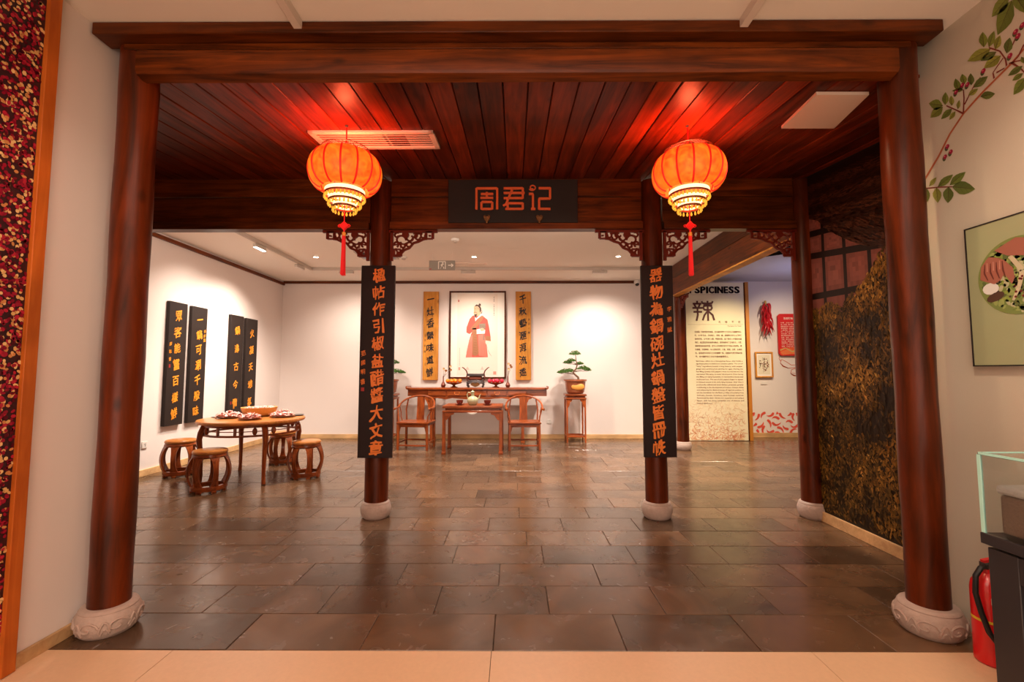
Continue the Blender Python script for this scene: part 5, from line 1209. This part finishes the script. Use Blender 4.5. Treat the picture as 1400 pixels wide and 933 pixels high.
ch = thing('chili_string', 'hanging bunch of dried red chilies on the far right wall', 'chili bunch', (5.46, 9.84, 2.95))
MB().tube([(0, 0, .0), (.0, 0, -.15), (0, 0, -.55)], [.02, .028, .01], 8).build('straw_rope', M['straw'], ch)
rnd = random.Random(6); cm = []
for k_ in range(4):
    mb = MB(); pts = []; L2 = .15 + .02 * k_
    for j in range(7): s = j / 6; pts.append((L2 * s * .75, 0, -L2 * s * s * .9 + .02 * s))
    mb.tube(pts, [.010, .020, .021, .018, .014, .009, .003], 8); cm.append(mb.mesh('chili', M['chili']))
for i in range(58):
    o = bpy.data.objects.new('chili', rnd.choice(cm)); COL.objects.link(o); o.parent = ch
    s = i / 58; r_ = .05 * (1 - .3 * s); a = i * 2.4; o.location = (r_ * cos(a), -.02 - .03 * abs(sin(a)), -.06 - .56 * s); o.rotation_euler = (rnd.uniform(-.4, .4), rnd.uniform(.2, 1.1), a if sin(a) < .3 else -a)
rs = thing('red_notice', 'red cut-corner notice board with white text beyond the chilies', 'sign', (5.955, 9.88, 2.21))
hw, hh, c_ = .225, .455, .045
MB().prism([(-hw + c_, -hh), (hw - c_, -hh), (hw, -hh + c_), (hw, hh - c_), (hw - c_, hh), (-hw + c_, hh), (-hw, hh - c_), (-hw, -hh + c_)], .03).build('board', M['red_board'], rs)
P = Print(); P.poly([(-.2, -.30), (.2, -.26), (.2, -.42), (-.19, -.43)], srgb(222, 90, 50), 1); P.poly([(-.2, -.38), (0, -.30), (.21, -.41), (-.15, -.44)], srgb(226, 120, 70), 2); P.stroke([(-.2, -.34), (-.08, -.29), (.06, -.37), (.2, -.31)], [.02, .016, .02, .03], srgb(190, 180, 110), 3)
P.build('hill_print', rs, Matrix.Translation((0, -.016, 0)))
mb = MB()
zl = ['百变辣味', '　　　辣椒　又名番椒、海', '椒，辣椒、原产于美洲，', '明朝末年传入中国时作观', '赏与药用，后来渐渐，', '入馔调味，用以开胃，', '辣、食之可去湿气，', '为"辣味"，是川菜之魂', '晒干研磨而成的辣椒粉', '四季，烹饪、凉拌皆宜', '干椒，香辣浓郁而不燥', '和川渝，湘鄂各地风味', '相融相合，成就佳肴美', '人上，万千滋味在其中', '百味，辣味为先。']
for i, s in enumerate(zl):
    v_, f_, bb = glyph(s, 0, .012); xa, xb = (-.10, .10) if i == 0 else (-.165, .165 if i < 14 else .10); kx = (xb - xa) / (bb[1] - bb[0]); z_ = .335 if i == 0 else .29 - i * .040; hz_ = .052 if i == 0 else .024; b_ = len(mb.v)
    mb.v += [(xa + (p.x - bb[0]) * kx, 0, z_ + p.y * hz_) for p in v_]; mb.f += [tuple(b_ + k for k in q) for q in f_]
mb.build('lettering', M['white_print'], rs, (0, -.018, 0), smooth=0)['kind'] = 'stuff'
fp = thing('small_framed_picture', 'small oak-framed botanical picture below the chili bunch', 'picture', (5.405, 9.88, 1.56)); 
fr = MB()
for c_, d_ in (((-.175, 0, 0), (.03, .035, .55)), ((.175, 0, 0), (.03, .035, .55)), ((0, 0, .262), (.33, .035, .03)), ((0, 0, -.262), (.33, .035, .03))): fr.box(c_, d_)
fr.build('frame', M['gold_wood'], fp, bevel=.003); MB().box((0, .005, 0), (.33, .01, .50)).build('mount', M['paper'], fp)
P = Print(); rnd = random.Random(9); P.poly([(-.13, -.21), (.13, -.21), (.13, .21), (-.13, .21)], srgb(226, 214, 190), 0)
for i in range(60):
    a = rnd.uniform(0, 2 * pi); r_ = .11 * sqrt(rnd.random()); P.ell(r_ * cos(a), r_ * 1.3 * sin(a), .018, .007, rnd.choice([srgb(96, 70, 44), srgb(130, 56, 40), srgb(90, 92, 52), srgb(150, 90, 60)]), 1 + i % 4, rnd.uniform(0, pi), 8)
P.stroke([(-.02, -.17), (0, 0), (.02, .14)], .006, srgb(80, 60, 40), 1); P.build('botanical_print', fp, Matrix.Translation((0, -.001, 0)))
tag(MB().box((5.40, 9.905, 1.16), (.13, .006, .05)).build('caption_card', M['white_plastic'], None), 'tiny white caption card under the small framed picture', 'card')
gd = thing('pepper_line_drawing', 'thin red line drawing of peppers under the red notice', 'wall painting', (0, 0, 0)); P = Print()
def wp(cx, cy): p = at_y(1055 + cx * .107, 420 + cy * .1072, 9.915); return (p.x, p.z)
lc = srgb(200, 96, 70)
P.stroke([wp(*q) for q in ((100, 630), (95, 660), (118, 690), (112, 720), (150, 755), (215, 780), (290, 775), (360, 752), (358, 735), (330, 738), (250, 740), (190, 700), (130, 668), (118, 690))], .012, lc, 1)
P.stroke([wp(*q) for q in ((112, 715), (150, 757), (220, 782))], [.01, .03, .012], srgb(214, 90, 56), 1)
P.stroke([wp(*q) for q in ((360, 800), (300, 785), (255, 800), (245, 845), (280, 872), (340, 882), (380, 880))], .012, lc, 1); P.stroke([wp(*q) for q in ((245, 848), (280, 872), (330, 880))], [.012, .03, .012], srgb(214, 90, 56), 1); P.stroke([wp(*q) for q in ((260, 840), (320, 850), (375, 845))], .008, lc, 1)
P.build('line_print', gd, onto_back(9.918))
cf = thing('chili_frieze', 'pink-red chili pattern band low on the far right wall', 'wall painting', (0, 0, 0)); P = Print()
def cp(cx, cy): p = at_y(1020 + cx * .0607, 550 + cy * .0607, 9.915); return (p.x, p.z)
chl = [((170, 235), (175, 280), (160, 320)), ((290, 265), (270, 350), (200, 412)), ((345, 370), (360, 280), (440, 238)), ((620, 238), (560, 310), (460, 305)), ((760, 245), (800, 330), (900, 370)), ((585, 375), (660, 335), (750, 390)), ((720, 235), (700, 255), (680, 275)), ((1020, 238), (990, 280), (930, 308)), ((1080, 255), (1045, 340), (1100, 430)), ((1140, 240), (1150, 280), (1135, 315)), ((1270, 270), (1230, 380), (1160, 410)), ((480, 400), (550, 480), (550, 580)), ((400, 445), (350, 540), (255, 570)), ((590, 455), (680, 520), (790, 460)), ((900, 465), (960, 420), (1050, 470)), ((1000, 515), (1090, 570), (1195, 490)), ((830, 520), (870, 590), (960, 610)), ((240, 480), (200, 520), (165, 540)), ((240, 620), (280, 680), (290, 755)), ((420, 535), (370, 640), (430, 750)), ((465, 620), (530, 690), (630, 640)), ((700, 575), (800, 600), (850, 710)), ((620, 755), (690, 680), (780, 700)), ((1000, 745), (1040, 630), (1150, 615)), ((930, 700), (910, 740), (870, 755)), ((1215, 615), (1260, 680), (1275, 750)), ((1130, 700), (1120, 735), (1110, 755)), ((1240, 565), (1300, 560), (1340, 565))]
cc = srgb(226, 84, 66)
for a_, b_, c_ in chl:
    flipped = (hash((a_[0], b_[1])) % 2)
    pts = []; wd_ = []
    for j in range(7):
        s = j / 6; x_ = (1 - s) ** 2 * a_[0] + 2 * s * (1 - s) * (2 * b_[0] - (a_[0] + c_[0]) / 2) + s * s * c_[0]; z_ = (1 - s) ** 2 * a_[1] + 2 * s * (1 - s) * (2 * b_[1] - (a_[1] + c_[1]) / 2) + s * s * c_[1]
        pts.append(cp(x_, z_)); u = s if flipped else 1 - s; wd_.append(.058 * (u * 1.5) ** .6 * (1 if .1 < u < .92 else .6) * .8 + .004)
    P.stroke(pts, wd_, cc, 1)
for dx in (1300, 2400):
    for a_, b_, c_ in chl:
        pts = [cp(q_[0] + dx, q_[1]) for q_ in (a_, b_, c_)]; P.stroke(pts, [.05, .045, .01], cc, 1)
P.build('chili_print', cf, onto_back(9.9165))
print('objects', len(bpy.data.objects))
